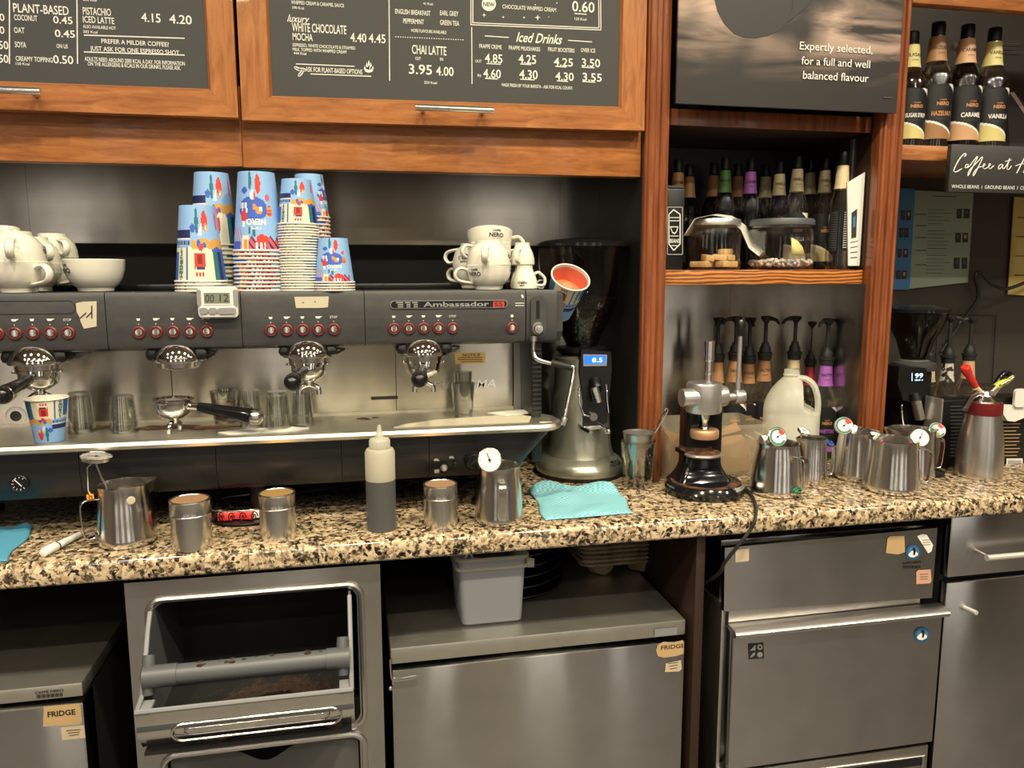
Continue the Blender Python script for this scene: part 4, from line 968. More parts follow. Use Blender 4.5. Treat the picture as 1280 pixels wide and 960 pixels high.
def stack(proto, h, px, Y, n, pitch, z0, face, lbl, group, ytop=None, sc=1):
    Y *= MS; x = aty(px, 363, Y).x  # stack depth drawn in towards the camera like the machine
    for i in range(n):
        o = proto if proto.name not in used else copy_tree(proto)
        used.add(proto.name)
        o.location = (x+random.uniform(-.0001, .0001), Y+random.uniform(-.0001, .0001), z0+h*sc+i*pitch); o.rotation_euler = (pi, 0, face+random.uniform(-.5, .5)*(i < n-1))
        if sc != 1: o.scale = (sc, sc, sc)
        pos = 'topmost' if i == n-1 else '%s from the bottom' % ORD[i]
        tag(o, 'upturned paper cup, %s of the %s' % (pos, lbl), 'paper cup', group)
Z0 = MT+.0002
def topz(px, y, Y): return aty(px, y, Y*MS).z
random.seed(4)
n = 4; stack(big, BIG_H, 252.5, 1.525, n, (topz(252, 258, 1.525)-Z0-BIG_H)/(n-1), Z0, pi+.18, 'front blue stack behind the timer', 'cups in the stack behind the timer')
n = 11; stack(big, BIG_H, 272, 1.60, n, (topz(272, 217, 1.60)-Z0-BIG_H)/(n-1), Z0, pi+.22, 'taller blue stack at the back left', 'cups in the tall stack at the back left')
n = 11; stack(big, BIG_H, 327, 1.545, n, (topz(327, 216.5, 1.545)-Z0-BIG_H*1.06)/(n-1), Z0, -.12, 'tall middle stack', 'cups in the tall middle stack', sc=1.06)
n = 25; stack(small, SM_H, 376, 1.53, n, (topz(376, 225, 1.53)-Z0-SM_H)/(n-1), Z0, pi+.1, 'stack with many white rims', 'small cups in the white-rimmed stack')
n = 20; stack(small, SM_H, 391.5, 1.605, n, (topz(392, 219, 1.605)-Z0-SM_H)/(n-1), Z0, 1.2, 'shaded stack at the back right', 'small cups in the shaded stack')
n = 4; stack(small, SM_H, 418.5, 1.515, n, (topz(418, 298, 1.515)-Z0-SM_H)/(n-1), Z0, -.1, 'short stack at the right', 'small cups in the short stack')
# take-away cup on the tray, cup by the grinder
tz = TZ-.0034
c = cylpx(37, 84, 500, 555, tz)
o = copy_tree(big, 'blue paper cup standing on the drip tray under the leftmost group', (aty(60.5, 530, 1.341).x, 1.341, tz), (0, 0, .12)); o['category'] = 'paper cup'; del o['group']
s_ = (aty(88, 500, 1.341).x-aty(33, 500, 1.341).x)/2/(BIG_R+.002); o.scale = (s_, s_, (aty(60, 497, 1.341).z-tz)/BIG_H)

# ---------------------------------------------------------------- white china
def teacup(r, h, txt=True, ang=0):
    pr = [(0, .003), (r*.5, .003), (r*.52, 0), (r*.58, .0005), (r*.60, .006), (r*.74, .011), (r*.88, h*.42), (r*.965, h*.68), (r, h), (r-.0012, h+.0012), (r-.003, h), (r*.9, h*.6), (r*.72, h*.26), (r*.3, .009), (0, .008)]
    m = MB(); m.lathe(pr, 'ceramic', n=44); return m, prof_r(pr[3:9])
def make_cup(r, h, ang=0, handle=True, name='coffee_cup'):
    m, rf = teacup(r, h); o = m.build(name)
    if handle:
        m = MB(); pts = crv([(rf(h*.78)-.001, 0, h*.80), (r+.012, 0, h*.88), (r+.021, 0, h*.66), (r+.015, 0, h*.38), (rf(h*.3)-.002, 0, h*.26)], 7)
        m.sweep(pts, [(.0058*cos(2*pi*i/12), .0032*sin(2*pi*i/12)) for i in range(12)], 'ceramic', upv=(0, 1, 0)); m.build('handle', o)
    m = MB()
    if txt_ok:
        m.text('NERO', 'ink', r*.62, h*.155, wrap(rf, ang, .0004, h*.58), 0, 0, 0, .035, 'C'); m.text('CAFFE', 'ink', r*.36, h*.085, wrap(rf, ang, .0004, h*.78), 0, 0, 0, .03, 'C')
        m.text('THE COFFEE', 'ink', r*.40, h*.03, wrap(rf, ang, .0004, h*.51), 0, 0, 0, 0, 'C'); m.build('lettering', o)
    return o
txt_ok = True
CR, CHH = .0396, .0428
protoc = make_cup(CR, CHH); proto2 = make_cup(CR, CHH, R(125))
first_cup = [True]
def cup(px, Y, z, rz, lbl, inv=False, tilt=(0, 0), group=None, s=1):
    o = protoc if first_cup[0] else copy_tree(protoc); first_cup[0] = False
    Y *= MS; x = aty(px, 340, Y).x  # cup depth follows the machine's scaling towards the camera
    o.location = (x, Y, z+(CHH*s if inv else 0)); o.rotation_euler = ((pi if inv else 0)+tilt[0], tilt[1], rz); o.scale = (s, s, s)
    tag(o, lbl, 'cup', group); return o
G = 'white coffee cups piled at the right end of the machine'
proto2.location = (aty(610, 340, 1.512*MS).x, 1.512*MS, Z0); proto2.rotation_euler = (0, 0, pi+.12); tag(proto2, 'white lettered cup upright at the bottom front of the pile beside the small pitchers', 'cup', G)
cup(591, 1.665, Z0, pi*.75, 'white cup upright at the bottom back left of the right-hand pile', group=G)
cup(611, 1.512, Z0+CHH+.001, -pi/2-.30, 'upturned white cup with its handle towards us, rim to rim on the cup below', inv=True, group=G)
cup(591, 1.665, Z0+CHH+.001, pi*.8, 'upturned white cup at the left of the right-hand pile, mostly hidden behind another', inv=True, group=G)
for k in range(4): cup(613, 1.60, Z0+.0142*k, .5+k, 'white cup nested in the hidden stack under the topmost lettered cup', group='cups nested under the topmost lettered cup')
cup(613, 1.60, Z0+.0142*4+.003, .12, 'topmost white cup of the right-hand pile, lettered side forward and handle right', tilt=(R(-13), R(3)), group=G, s=1.10)
G = 'white coffee cups piled at the left end of the machine'
cup(22, 1.512, Z0, -.55, 'white cup upright at the bottom front of the left-hand pile, handle forward right', group=G, s=1.12)
cup(43, 1.625, Z0, .35, 'white cup with dark lettering, upright behind the bottom front cup at far left', group=G, s=1.1)
cup(62, 1.70, Z0, -.1, 'shaded white cup at the bottom back of the left-hand pile, handle to the right', group=G)
cup(21, 1.512, Z0+CHH*1.12+.001, -pi/2+.25, 'upturned white cup at far left with a broad handle facing us', inv=True, group=G, s=1.1)
cup(44, 1.625, Z0+CHH*1.1+.001, -pi/2+.75, 'upturned white cup wedged between the front and the shaded cups at far left', inv=True, group=G, s=1.02)
cup(68, 1.70, Z0+.0142, .0, 'shaded white cup nested in the bottom back cup at far left', group=G, s=1.0)
cup(69, 1.70, Z0+.0142+CHH+.001, -.9, 'shaded upturned white cup on top of the back stack at far left', inv=True, group=G)
cup(10, 1.605, Z0+.062, -.9, 'topmost white cup of the left-hand pile, lying tilted to the left', tilt=(R(-4), R(-10)), inv=True, group=G, s=1.0)
bw = make_cup(.0480, .0526, -.95, handle=False, name='soup_cup'); bw.location = (aty(119, 345, 1.45).x, 1.45, Z0); tag(bw, 'large white bowl-shaped cup standing alone, right of the left-hand pile', 'cup')
# small upturned pitchers
def pitcher():
    r, h = .0233, .043
    pr = [(0, 0), (r-.002, 0), (r, .002), (r*.99, .0128), (r*.86, .0238), (r*.66, .034), (r*.60, .0402), (r*.62, h), (r*.5, h), (0, h-.002)]
    m = MB(); m.lathe(pr, 'ceramic', n=36); o = m.build('milk_pitcher')
    m = MB(); pts = crv([(r*.80, 0, .0284), (r*1.1, 0, .0302), (r*1.55, 0, .020), (r*1.5, 0, .0082), (r*.96, 0, .0073)], 7)
    m.sweep(pts, [(.0042*cos(2*pi*i/10), .0028*sin(2*pi*i/10)) for i in range(10)], 'ceramic', upv=(0, 1, 0)); m.build('handle', o)
    m = MB(); rf = prof_r(pr[2:8]); f = wrap(rf, -.28, .0004, .0105)
    m.text('NERO', 'ink', .016, .0045, lambda x, y: f(-x, .004-y), 0, 0, 0, .03, 'C'); m.text('CAFFE', 'ink', .009, .0025, lambda x, y: f(-x, -.002-y), 0, 0, 0, .03, 'C'); m.build('lettering', o)
    return o
pt = pitcher(); pt.location = (aty(656, 350, 1.395).x, 1.395, Z0); pt.rotation_euler = (0, 0, -.15); tag(pt, 'small white pitcher upturned at the machine edge, lettering upside down', 'pitcher', 'small white pitchers')
x = aty(653, 340, 1.464).x
copy_tree(pt, 'small white pitcher hidden under another, behind the lettered one', (x, 1.464, Z0), (0, 0, 2.2))
copy_tree(pt, 'small white pitcher raised behind the lettered one, handle to the left front', (x, 1.464, Z0+.0435), (0, 0, -2.1))
# bits behind the pitchers
m = MB(); a = aty(676, 336, 1.40); m.lathe([(.0065, -.006), (.0088, -.006), (.0088, .006), (.0065, .006), (.0065, -.006)], 'chrome_soft', c=(.352, 1.43, MT+.0090), M=Matrix.Rotation(pi/2, 4, 'X'), n=20)
tag(m.build('steel_ring'), 'small steel ring standing behind the white pitchers', 'ring')

# ---------------------------------------------------------------- kitchen timer
Yq = 1.342; a = aty(246, 358, Yq); b = aty(298, 397, Yq)
t = thing('kitchen_timer', 'white kitchen timer reading 00 12 on the machine front', 'timer', ((a.x+b.x)/2, Yq, b.z))
TM = Matrix.Translation((0, Yq, 0)) @ FRONT
def tp(x, y): return aty(x, y, Yq)
m = MB(t); m.prism(rr(a.x, b.x, b.z, a.z, .007, 6), -.011, 0, 'white_plastic', M=TM)
m.prism(rr(a.x+.003, b.x-.003, b.z+.002, a.z-.002, .006, 6), 0, .0025, 'white_plastic', M=TM)
m.build('case', t)
m = MB(t); c = tp(254, 365); d = tp(289, 380); m.prism(rr(c.x-.001, d.x+.001, d.z-.001, c.z+.001, .002, 3), .0025, .0032, 'white', M=TM); c = tp(255, 366); d = tp(288, 379); m.prism([(c.x, d.z), (d.x, d.z), (d.x, c.z), (c.x, c.z)], .0032, .0036, 'lcd', M=TM)
face_px(m, '00', 'lcd_ink', Yq, 257, 268, 377.5, 9.5, 0, .05, .004); face_px(m, '12', 'lcd_ink', Yq, 275, 286, 377, 9.5, 0, .05, .004); m.build('display', t)
for px, w_, in ((255, 5), (266.5, 5), (284, 10.5)):
    c = tp(px, 388.5); k = Yq/FPX
    m = MB(t); m.prism(rr(c.x-w_*k, c.x+w_*k, c.z-3.6*k, c.z+3.6*k, 3.4*k, 5), .0025, .0048, 'alu', M=TM); m.build('key', t)
for px in (249, 294.5):
    c = tp(px, 372); m = MB(t); m.prism(rr(c.x-.0032, c.x+.0032, c.z-.013, c.z+.013, .003, 4), .0022, .0032, 'alu', M=TM); m.build('side_grip', t)

# ---------------------------------------------------------------- glasses on the tray
def tumbler(r0, r1, h, foot=.006, facets=False):
    pr = [(0, 0), (r0, 0), (r0+.0003, .002), (r1, h), (r1-.0018, h), (r0-.002, foot), (0, foot)]
    m = MB(); m.lathe(pr, 'glass', n=28); return m
gl = tumbler(.0215, .0285, .058, .007).build('shot_glass')
GG = 'small glasses on the drip tray'
first_g = [True]
def glass(px, yb, w_, h, lbl, inv=True, Y=None):
    o = gl if first_g[0] else copy_tree(gl); first_g[0] = False
    c = cylpx(px-w_/2, px+w_/2, yb-h, yb, tz); s_ = c[2]/.0285; sh = c[3]/.058
    o.scale = (s_, s_, sh); o.rotation_euler = (pi if inv else 0, 0, 0); o.location = (c[0], c[1], tz+(c[3] if inv else 0)); tag(o, lbl, 'glass', GG)
    return c
glass(101, 543, 36, 53, 'upturned glass just right of the paper cup on the tray')
glass(154, 543, 38, 49, 'upturned glass midway between the paper cup and the loose portafilter')
glass(314, 538, 32, 50, 'leftmost of the three upturned glasses behind the loose portafilter handle')
glass(347, 539, 34, 50, 'middle one of the three upturned glasses below the third group')
glass(378, 534, 30, 44, 'rightmost of the three upturned glasses below the third group')
c = glass(281, 531, 37, 43, 'glass half full of brown coffee behind the loose portafilter', inv=False)
m = MB(); m.lathe([(0, 0), (c[2]*.76, 0), (c[2]*.83, .013), (0, .013)], 'coffee', n=24); m.lathe([(c[2]*.84, .013), (c[2]*.92, .030), (0, .030)], 'p_orange' if False else 'tan', n=24); o = m.build('espresso', loc=(c[0], c[1], tz+.0085)); tag(o, 'brown coffee drink filling the small glass on the tray', 'coffee')
c = glass(579, 523, 30, 45, 'upright glass on the tray at the right, in front of the embossed name', inv=False)
o = copy_tree(gl, 'small glass stacked inside the upright glass on the tray', (c[0], c[1], tz+.011), (0, 0, 0), GG); o.scale = (c[2]*.78/.0285, c[2]*.78/.0285, c[3]/.058*1.15)
# ================================================================ big grinder
Yc = 1.548; GX = aty(725, 585, Yc).x
t = thing('coffee_grinder', 'tall silver coffee grinder with smoky hopper and blue display', 'coffee grinder', (GX, Yc, CT))
def gz(y, Y=Yc): return aty(725, y, Y).z
def gw(x0, x1, y, Y=Yc): return (aty(x1, y, Y).x-aty(x0, y, Y).x)/2
rb = gw(669, 779, 585)*.97
m = MB(t); zb = CT
m.lathe([(0, 0), (rb-.004, 0), (rb-.002, .006), (rb-.001, .008)], 'rubber', c=(GX, Yc, CT), n=48)
m.build('rubber_base', t)
m = MB(t); ztop = gz(443)-CT; r1 = gw(692, 757, 470)*.95; r2 = gw(690, 768, 555)*.94
pr = [(rb-.002, .008), (rb, .014), (rb-.002, .024), (rb-.010, .034), (r2+.006, .042), (r2, .058)]+[(r2+(r1-r2)*f**.8, .058+(ztop-.006-.058)*f) for f in (.15, .3, .5, .75, 1)]+[(r1-.006, ztop), (0, ztop)]
m.lathe(pr, 'grinder_silver', c=(GX, Yc, CT), n=56); m.build('body', t)
# front control panel
YF = Yc-r1-.004
pp = [(726, 437), (763, 440), (764, 462), (760, 505), (758, 528), (740, 534), (728, 530), (728, 500), (724, 465)]
m = MB(t); m.prism([(aty(x, y, YF).x, aty(x, y, YF).z) for x, y in pp][::-1], -.05, .004, 'black', M=Matrix.Translation((0, YF, 0)) @ FRONT); m.build('control_panel', t)
m = MB(t); poly_px(m, 'alu', YF, [(728, 442.5), (758, 443), (757.5, 457), (728.5, 457.5)], .0045); poly_px(m, 'screen_blue', YF, [(729.5, 444), (756.5, 444.4), (756, 454), (730, 455)], .0052)
face_px(m, '8.5', 'screen_text', YF, 739, 752, 452.5, 5.5, .01, 0, .0056); m.build('display', t)
m = MB(t); Yz = YF-.02
m.cyl(aty(743, 476, YF-.002), aty(747, 487, Yz), .013, 'black', 20, r2=.0115, b=.002); m.cyl(aty(743, 484, Yz), aty(748, 503, Yz-.004), .0095, 'chrome_soft', 18); m.build('chute', t)
m = MB(t); m.lathe([(0, .012), (.008, .012), (.010, .006), (.010, 0)], 'chrome_soft', c=tuple(aty(740, 520, YF-.004)), M=FRONT, n=20); m.tube([aty(724, 488, YF-.004), aty(725, 505, YF-.006), aty(730, 519, YF-.012), aty(738, 521, YF-.012)], .0022, 'chrome_soft', 8)
m.tube([aty(758, 480, YF-.004), aty(759, 500, YF-.006), aty(761, 516, YF-.01)], .0016, 'chrome_soft', 8)
for y in (487, 495): m.ball(aty(724, y, YF-.004), .0032, 'chrome_soft', 10)
for y in (489,): m.ball(aty(759, y, YF-.004), .003, 'chrome_soft', 10)
m.build('spring_fork', t)
m = MB(t); fz = aty(742, 535, YF-.03); T_ = Matrix.Translation(fz)
for s_ in (-1, 1): m.tube([fz+Vector((s_*.018, .03, .002)), fz+Vector((s_*.022, 0, 0)), fz+Vector((s_*.017+.004, -.022, -.004))], .0045, 'chrome_soft', 10)
m.box(-.024, .026, .006, .036, -.005, .003, 'chrome_soft', .003, M=T_); m.ball(fz+Vector((.024, -.02, -.004)), .006, 'chrome_soft', 12); m.build('portafilter_fork', t)
m = MB(t); rfb = prof_r([(a, b) for a, b in pr[:-2]])
zz = gz(574)-CT; f = wrap(rfb, R(28), .0006, zz); mm_ = MB(t, Matrix.Translation((GX, Yc, CT))); mm_.text('HEY CAFE', 'ink', .040, .008, f, 0, 0, .1, .02); mm_.build('lettering', t)
# hopper
zh0 = gz(436); zh1 = gz(309); rh = gw(669, 779, 310)*.985
m = MB(t); m.lathe([(0, ztop-.001), (.040, ztop-.001), (.042, ztop+.004), (.052, ztop+.008), (.052, ztop+.016), (.030, ztop+.018), (.030, ztop+.022)], 'black', c=(GX, Yc, CT), n=40); m.lathe([(.0425, ztop+.001), (.047, ztop+.003), (.043, ztop+.006)], 'chrome_soft', c=(GX, Yc, CT), n=40); m.build('hopper_collar', t)
hp = [(.030, zh0-CT), (.033, zh0-CT+.012), (rh*.62, zh0-CT+.06), (rh*.78, zh0-CT+.095), (rh*.90, zh0-CT+.14), (rh*.97, zh1-CT-.012), (rh, zh1-CT)]
m = MB(t); m.lathe(hp, 'glass_dark', c=(GX, Yc, CT), n=48); m.build('hopper', t)
m = MB(t); m.lathe([(rh, zh1-CT-.001), (rh+.0025, zh1-CT), (rh+.0025, zh1-CT+.006), (rh-.004, zh1-CT+.011), (rh*.6, zh1-CT+.017), (0, zh1-CT+.018)], 'black_gloss', c=(GX, Yc, CT), n=48); m.lathe([(rh-.002, zh1-CT), (0, zh1-CT+.001)], 'black_gloss', c=(GX, Yc, CT), n=48); m.build('hopper_lid', t)
bnm = MATS['beans'] = mat('beans', (.03, .013, .007), .35); vn = bnm.node_tree.nodes.new('ShaderNodeTexVoronoi'); vn.inputs['Scale'].default_value = 130; bnm.node_tree.links.new(coords(bnm, (1, 1, 1)), vn.inputs[0]); bump(bnm, vn.outputs[0], 1, .004); setc(bnm, ramp(bnm, vn.outputs[0], [(.1, (.06, .026, .013)), (.6, (.008, .004, .003))]))
rfh = prof_r(hp); zt_ = gz(372)-CT
m = MB(t); m.lathe([(.028, zh0-CT+.002)]+[(rfh(z)-.003, z) for z in [zh0-CT+.012+(zt_-zh0+CT-.012)*k/6 for k in range(7)]]+[(0, zt_+.006)], 'beans', c=(GX, Yc, CT), n=40); tag(m.build('coffee_beans', t), kind='stuff')

ROTC = -.65
# cup with red inside tucked between machine and hopper
ax = Vector((.10, -.66, .76)).normalized(); sc_ = .0352/SM_R; top = aty(713.5, 346, 1.385); bot = top-ax*(SM_H*1.12*sc_)
o = copy_tree(small, 'paper cup with a red-orange inside, tilted against the grinder hopper', tuple(bot)); o['category'] = 'paper cup'
if 'group' in o: del o['group']
dr = ax
o.rotation_mode = 'QUATERNION'; o.rotation_quaternion = dr.to_track_quat('Z', 'Y') @ Matrix.Rotation(ROTC, 4, 'Z').to_quaternion(); o.scale = (sc_, sc_, sc_*1.12)
ins = MB(); ins.lathe([(0, .026), (.0255, .027), (SM_R-.0020, SM_H-.005)], 'red_in', n=40); ins.lathe([(0, .056), (.009, .057), (.018, .051), (.0280, .047)], 'salmon', n=28); ins.build('red_lining', o)

# ---------------------------------------------------------------- milk jugs
def jug(r, h, spout, handle, taper=.86):
    """spout and handle are plan angles in degrees (0 = to the right, -90 = towards the room)"""
    sa = R(spout)
    pr = [(0, .001), (r*.88, .0), (r*.955, .0025), (r, .009), (r*.985, h*.14), (r*.95, h*.4), (r*.90, h*.68), (r*taper, h*.92), (r*(taper+.012), h)]
    ins = [(r*(taper+.012)-.0012, h+.0004), (r*taper-.0016, h*.92), (r*.90-.0016, h*.68), (r*.94, h*.3), (0, h*.08)]
    def warp(v):
        f = max(0, (v.z-h*.62)/(h*.38)); d = math.atan2(v.y, v.x)-sa; d = (d+pi) % (2*pi)-pi
        g_ = math.exp(-(d/.30)**2)*f**1.7*r*.30
        rr_ = math.hypot(v.x, v.y)
        if rr_ < 1e-5: return v
        return Vector((v.x*(rr_+g_)/rr_, v.y*(rr_+g_)/rr_, v.z+g_*.16))
    m = MB(); m.lathe(pr+ins, 'steel_jug', n=48, warp=warp); o = m.build('milk_jug')
    rf = prof_r(pr[3:]); a = R(handle); d = Vector((cos(a), sin(a), 0)); e = r*.52
    pts = crv([d*(rf(h*.80)-.001)+Vector((0, 0, h*.80)), d*(rf(h*.80)+e*.62)+Vector((0, 0, h*.81)), d*(rf(h*.7)+e)+Vector((0, 0, h*.72)), d*(rf(h*.4)+e*.88)+Vector((0, 0, h*.42)), d*(r+e*.62)+Vector((0, 0, h*.19)), d*(r+.002)+Vector((0, 0, h*.18)), d*(r-.0005)+Vector((0, 0, h*.24))], 5)
    m = MB(); m.strip(pts, .0125, .0022, 'steel_jug', upv=Vector((-sin(a), cos(a), 0))); m.build('handle', o)
    return o, rf
def place_jug(xl, xr, yt, yb, spout, handle, lbl, taper=.86):
    x, y, r, h = cylpx(xl, xr, yt, yb)
    o, rf = jug(r, h, spout, handle, taper); o.location = (x, y, CT); tag(o, lbl, 'milk jug', 'steel milk jugs on the worktop'); return o, (x, y, r, h)
def band(o, info, handle, mt, hz=.83):
    """rubber band knotted where the handle leaves the jug"""
    x, y, r, h = info; a = R(handle); d = Vector((cos(a), sin(a), 0)); s_ = Vector((-sin(a), cos(a), 0)); c = d*(r*.90+.008)+Vector((0, 0, h*hz))
    m = MB()
    for k in (-.0035, 0, .0035): m.tube([c+d*k+s_*.0078*cos(q)+Vector((0, 0, .004*sin(q))) for q in [2*pi*i/12 for i in range(12)]], .0014, mt, 6, True)
    m.tube(crv([c+s_*-.012+Vector((0, 0, .004)), c+s_*-.004+Vector((0, 0, .007)), c+s_*.006+Vector((0, 0, .005)), c+s_*.013+Vector((0, 0, .008))], 4), .0014, mt, 6)
    m.build('rubber_band', o)
def dial_thermo(lbl, face_px_, Y, nrm, r, stem_to, ring='p_green', needle=40, col='white', clip=None):
    c = aty(*face_px_, Y); n_ = Vector(nrm).normalized()
    t = thing('milk_thermometer', lbl, 'thermometer', tuple(c), 'dial thermometers clipped in the jugs')
    q = n_.to_track_quat('Z', 'Y').to_matrix().to_4x4(); T = Matrix.Translation(c) @ q
    m = MB(t); m.lathe([(0, -.005), (r*.86, -.005), (r, -.003), (r, .001), (r*.93, .0018), (r*.90, .0008)], 'chrome_soft', M=T, n=32); m.build('case', t)
    m = MB(t); m.lathe([(0, .0009), (r*.91, .0009)], col, M=T, n=32)
    if ring: m.lathe([(r*.66, .0013), (r*.88, .0013)], ring, M=T, n=16, a0=R(60), a1=R(330)); m.lathe([(r*.40, .0013), (r*.86, .0013)], 'p_red', M=T, n=8, a0=R(20), a1=R(75))
    else:
        for i in range(12): m.box(-.0003, .0003, r*.70, r*.85, .0010, .0013, 'ink', M=T @ Matrix.Rotation(i*pi/6, 4, 'Z'))
    m.box(-.0006, .0006, -r*.25, r*.62, .0014, .0018, 'ink' if not ring else 'p_red', M=T @ Matrix.Rotation(R(needle), 4, 'Z')); m.lathe([(0, .0022), (r*.10, .002), (r*.12, .0012)], 'ink', M=T, n=12); m.build('dial', t)
    m = MB(t); m.tube([c-n_*.004, c-n_*.012, Vector(stem_to)], .0018, 'chrome_soft', 8); m.build('probe', t)
    if clip:
        m = MB(t); m.tube([Vector(p) for p in clip], .0012, 'chrome_soft', 6); m.build('clip', t)
    return t
# left jug
oJ, J = place_jug(119.5, 196, 604, 689, 30, -158, 'large steel milk jug at the left with a handle to the left')
band(oJ, J, -158, 'p_orange', .84)
m = MB(); dpt = Vector((-.3, -1, 0)).normalized(); mm_ = MB(None, Matrix.Translation((0, 0, 0)))
a = R(-62); m.lathe([(0, .0012), (.0055, .001), (.0065, 0)], 'tape', c=(J[2]*.87*cos(a), J[2]*.87*sin(a), J[3]*.80), M=Matrix.Rotation(a+pi/2, 4, 'Z') @ FRONT, n=16); m.build('spot_sticker', oJ)
Yj = J[1]-.01
cc = aty(120.5, 571, Yj)
dial_thermo('dial thermometer lying almost flat above the large left jug', (120.5, 571), Yj, (.12, -.10, 1), .0225, (J[0]-.012, Yj, CT+J[3]*.55), None, 40, 'alu', clip=[cc+Vector((-.002, 0, -.006)), cc+Vector((-.014, 0, -.016)), cc+Vector((-.014, -.004, -.05)), cc+Vector((-.010, -.006, -.064))])
# centre jug
oJ, J = place_jug(593.5, 654, 581, 661, 90, -95, 'steel milk jug at the centre with its handle facing us')
Yj = J[1]-J[2]*.7
dial_thermo('white dial thermometer on the centre jug, left of the blue cloth', (612, 575), Yj-.012, (-.12, -1, .25), .0200, (J[0]-.005, J[1], CT+J[3]*.3), None, 20)
# right-hand jugs
oJ, J = place_jug(941.5, 1000, 553, 626, 95, -72, 'steel milk jug standing right of the black tamper press', .80)
band(oJ, J, -72, 'green_lbl', .16)
dial_thermo('green-ringed thermometer on the jug right of the tamper press', (972, 546), J[1]-J[2]*.75, (-.05, -1, .35), .0182, (J[0], J[1], CT+J[3]*.3), 'p_green', -60)
oJ, J = place_jug(996, 1032, 547, 608, 180, -8, 'smaller steel milk jug with a blue band in front of the milk bottle')
band(oJ, J, -8, 'p_royal', .84)
dial_thermo('thermometer seen edge-on above the blue-banded jug', (1005, 538.5), J[1]-.01, (.25, -.45, .85), .013, (J[0], J[1], CT+J[3]*.3), None, 0)
oJ, J = place_jug(1047, 1098, 539, 606, 70, -85, 'steel milk jug with a red band and a coloured strip down its left side')
band(oJ, J, -85, 'p_red', .82)
m = MB(); a = R(-150); f0 = wrap(lambda z: J[2]*(.965-.13*z/J[3]), R(-57), .0006)
for z0_, z1_, c_ in ((.12, .55, 'l_cream'), (.55, .90, 'p_red')): m.add([f0(x, z) for z in (J[3]*z0_, J[3]*z1_) for x in (-.0045, .0045)], [[0, 1, 3, 2]], c_)
m.build('colour_strip', oJ)
dial_thermo('tilted green-ringed thermometer above the red-banded jug', (1055, 532), J[1]-J[2]*.5, (-.35, -1, .35), .0182, (J[0], J[1], CT+J[3]*.4), 'p_green', -50)
oB, JB = place_jug(1112, 1166, 541, 611, 165, -5, 'steel milk jug at the back right with a yellow band on its handle', .9)
oB.location.y += .035; oB.location.x += .026; band(oB, JB, -5, 'l_yellow', .86)
oJ, J = place_jug(1085.5, 1144, 549, 623, 100, -15, 'wide steel milk jug at the front right, nearest the worktop edge', .88)
dial_thermo('white thermometer with red needle leaning on the front right jug', (1150, 547), J[1]-.01, (-.25, -1, .45), .0178, (J[0]+J[2]*.6, J[1], CT+J[3]*.5), None, -30)
dial_thermo('green-rimmed thermometer on the back right jug', (1171.5, 537.5), JB[1]+.03, (-.3, -1, .55), .0172, (JB[0]+.028, JB[1]+.035, CT+JB[3]*.5), 'p_green', 50)

# ---------------------------------------------------------------- shakers, squeeze bottle, glass
def shaker(xl, xr, yt, yb, lbl, top):
    x, y, r, h = cylpx(xl, xr, yt, yb)
    t = thing('chocolate_shaker', lbl, 'shaker', (x, y, CT), 'steel chocolate shakers')
    m = MB(); m.lathe([(0, 0), (r*.95, 0), (r*.975, .002), (r*.975, h*.70), (0, h*.70)], 'steel_shaker', n=40); m.build('body', t)
    m = MB(); m.lathe([(r*.98, h*.68), (r*1.0, h*.685), (r*1.02, h*.70), (r*1.0, h*.715), (r*.99, h*.73), (r*.99, h*.965), (r*1.005, h*.975), (r*.985, h), (r*.90, h*1.0), (r*.88, h*.985)], 'steel_shaker', n=40); lid = m.build('lid', t)
    m = MB(); m.lathe([(0, h*.998), (r*.5, h*.995), (r*.89, h*.985)], top, n=32); m.build('mesh_top', lid)
shaker(212.5, 265.5, 623, 691, 'steel shaker nearest the large left jug, copper mesh top', 'copper_mesh')
shaker(323.5, 371, 615, 679, 'steel shaker with a yellow mesh top, middle one of the three', 'brass_mesh')
shaker(529, 572.5, 604, 665, 'steel shaker between the squeeze bottle and the centre jug', 'copper_mesh')
x, y, r, h = cylpx(457, 495, 560, 667)
t = thing('squeeze_bottle', 'translucent squeeze bottle part filled with dark sauce', 'squeeze bottle', (x, y, CT))
m = MB(); m.lathe([(0, 0), (r-.002, 0), (r, .002), (r, h*.62)], 'squeeze_low', n=36); m.lathe([(r, h*.62), (r, h-.006), (r*.9, h-.001), (r*.66, h)], 'squeeze', n=36); m.build('bottle', t)
m = MB(); m.lathe([(0, .001), (r-.0012, .002), (r-.0010, h*.62), (0, h*.62)], 'black_gloss', n=32); m.build('sauce', t)
hc = aty(476, 548, y).z-CT; ht = aty(476, 531, y).z-CT
m = MB(); m.lathe([(r*.62, h-.001), (r*.68, h+.001), (r*.68, hc-.002), (r*.62, hc), (r*.30, hc+.002), (r*.22, hc+.008), (r*.10, ht), (0, ht)], 'jug_plastic', n=32)
for i in range(28):
    a = 2*pi*i/28; m.box(r*.66, r*.70, -.0008, .0008, h+.002, hc-.003, 'jug_plastic', M=Matrix.Rotation(a, 4, 'Z'))
m.build('nozzle_cap', t)
x, y, r, h = cylpx(776.5, 819, 551, 614)
t = thing('glass_tumbler', 'ribbed glass tumbler holding a steel cup, right of the grinder', 'tumbler', (x, y, CT))
m = MB(); fac = 10
def gw_(v):
    a = math.atan2(v.y, v.x); rr_ = math.hypot(v.x, v.y)
    if rr_ < 1e-5 or v.z > h*.66: return v
    k = 1-.045*abs(cos(a*fac/2)); return Vector((v.x*k, v.y*k, v.z))
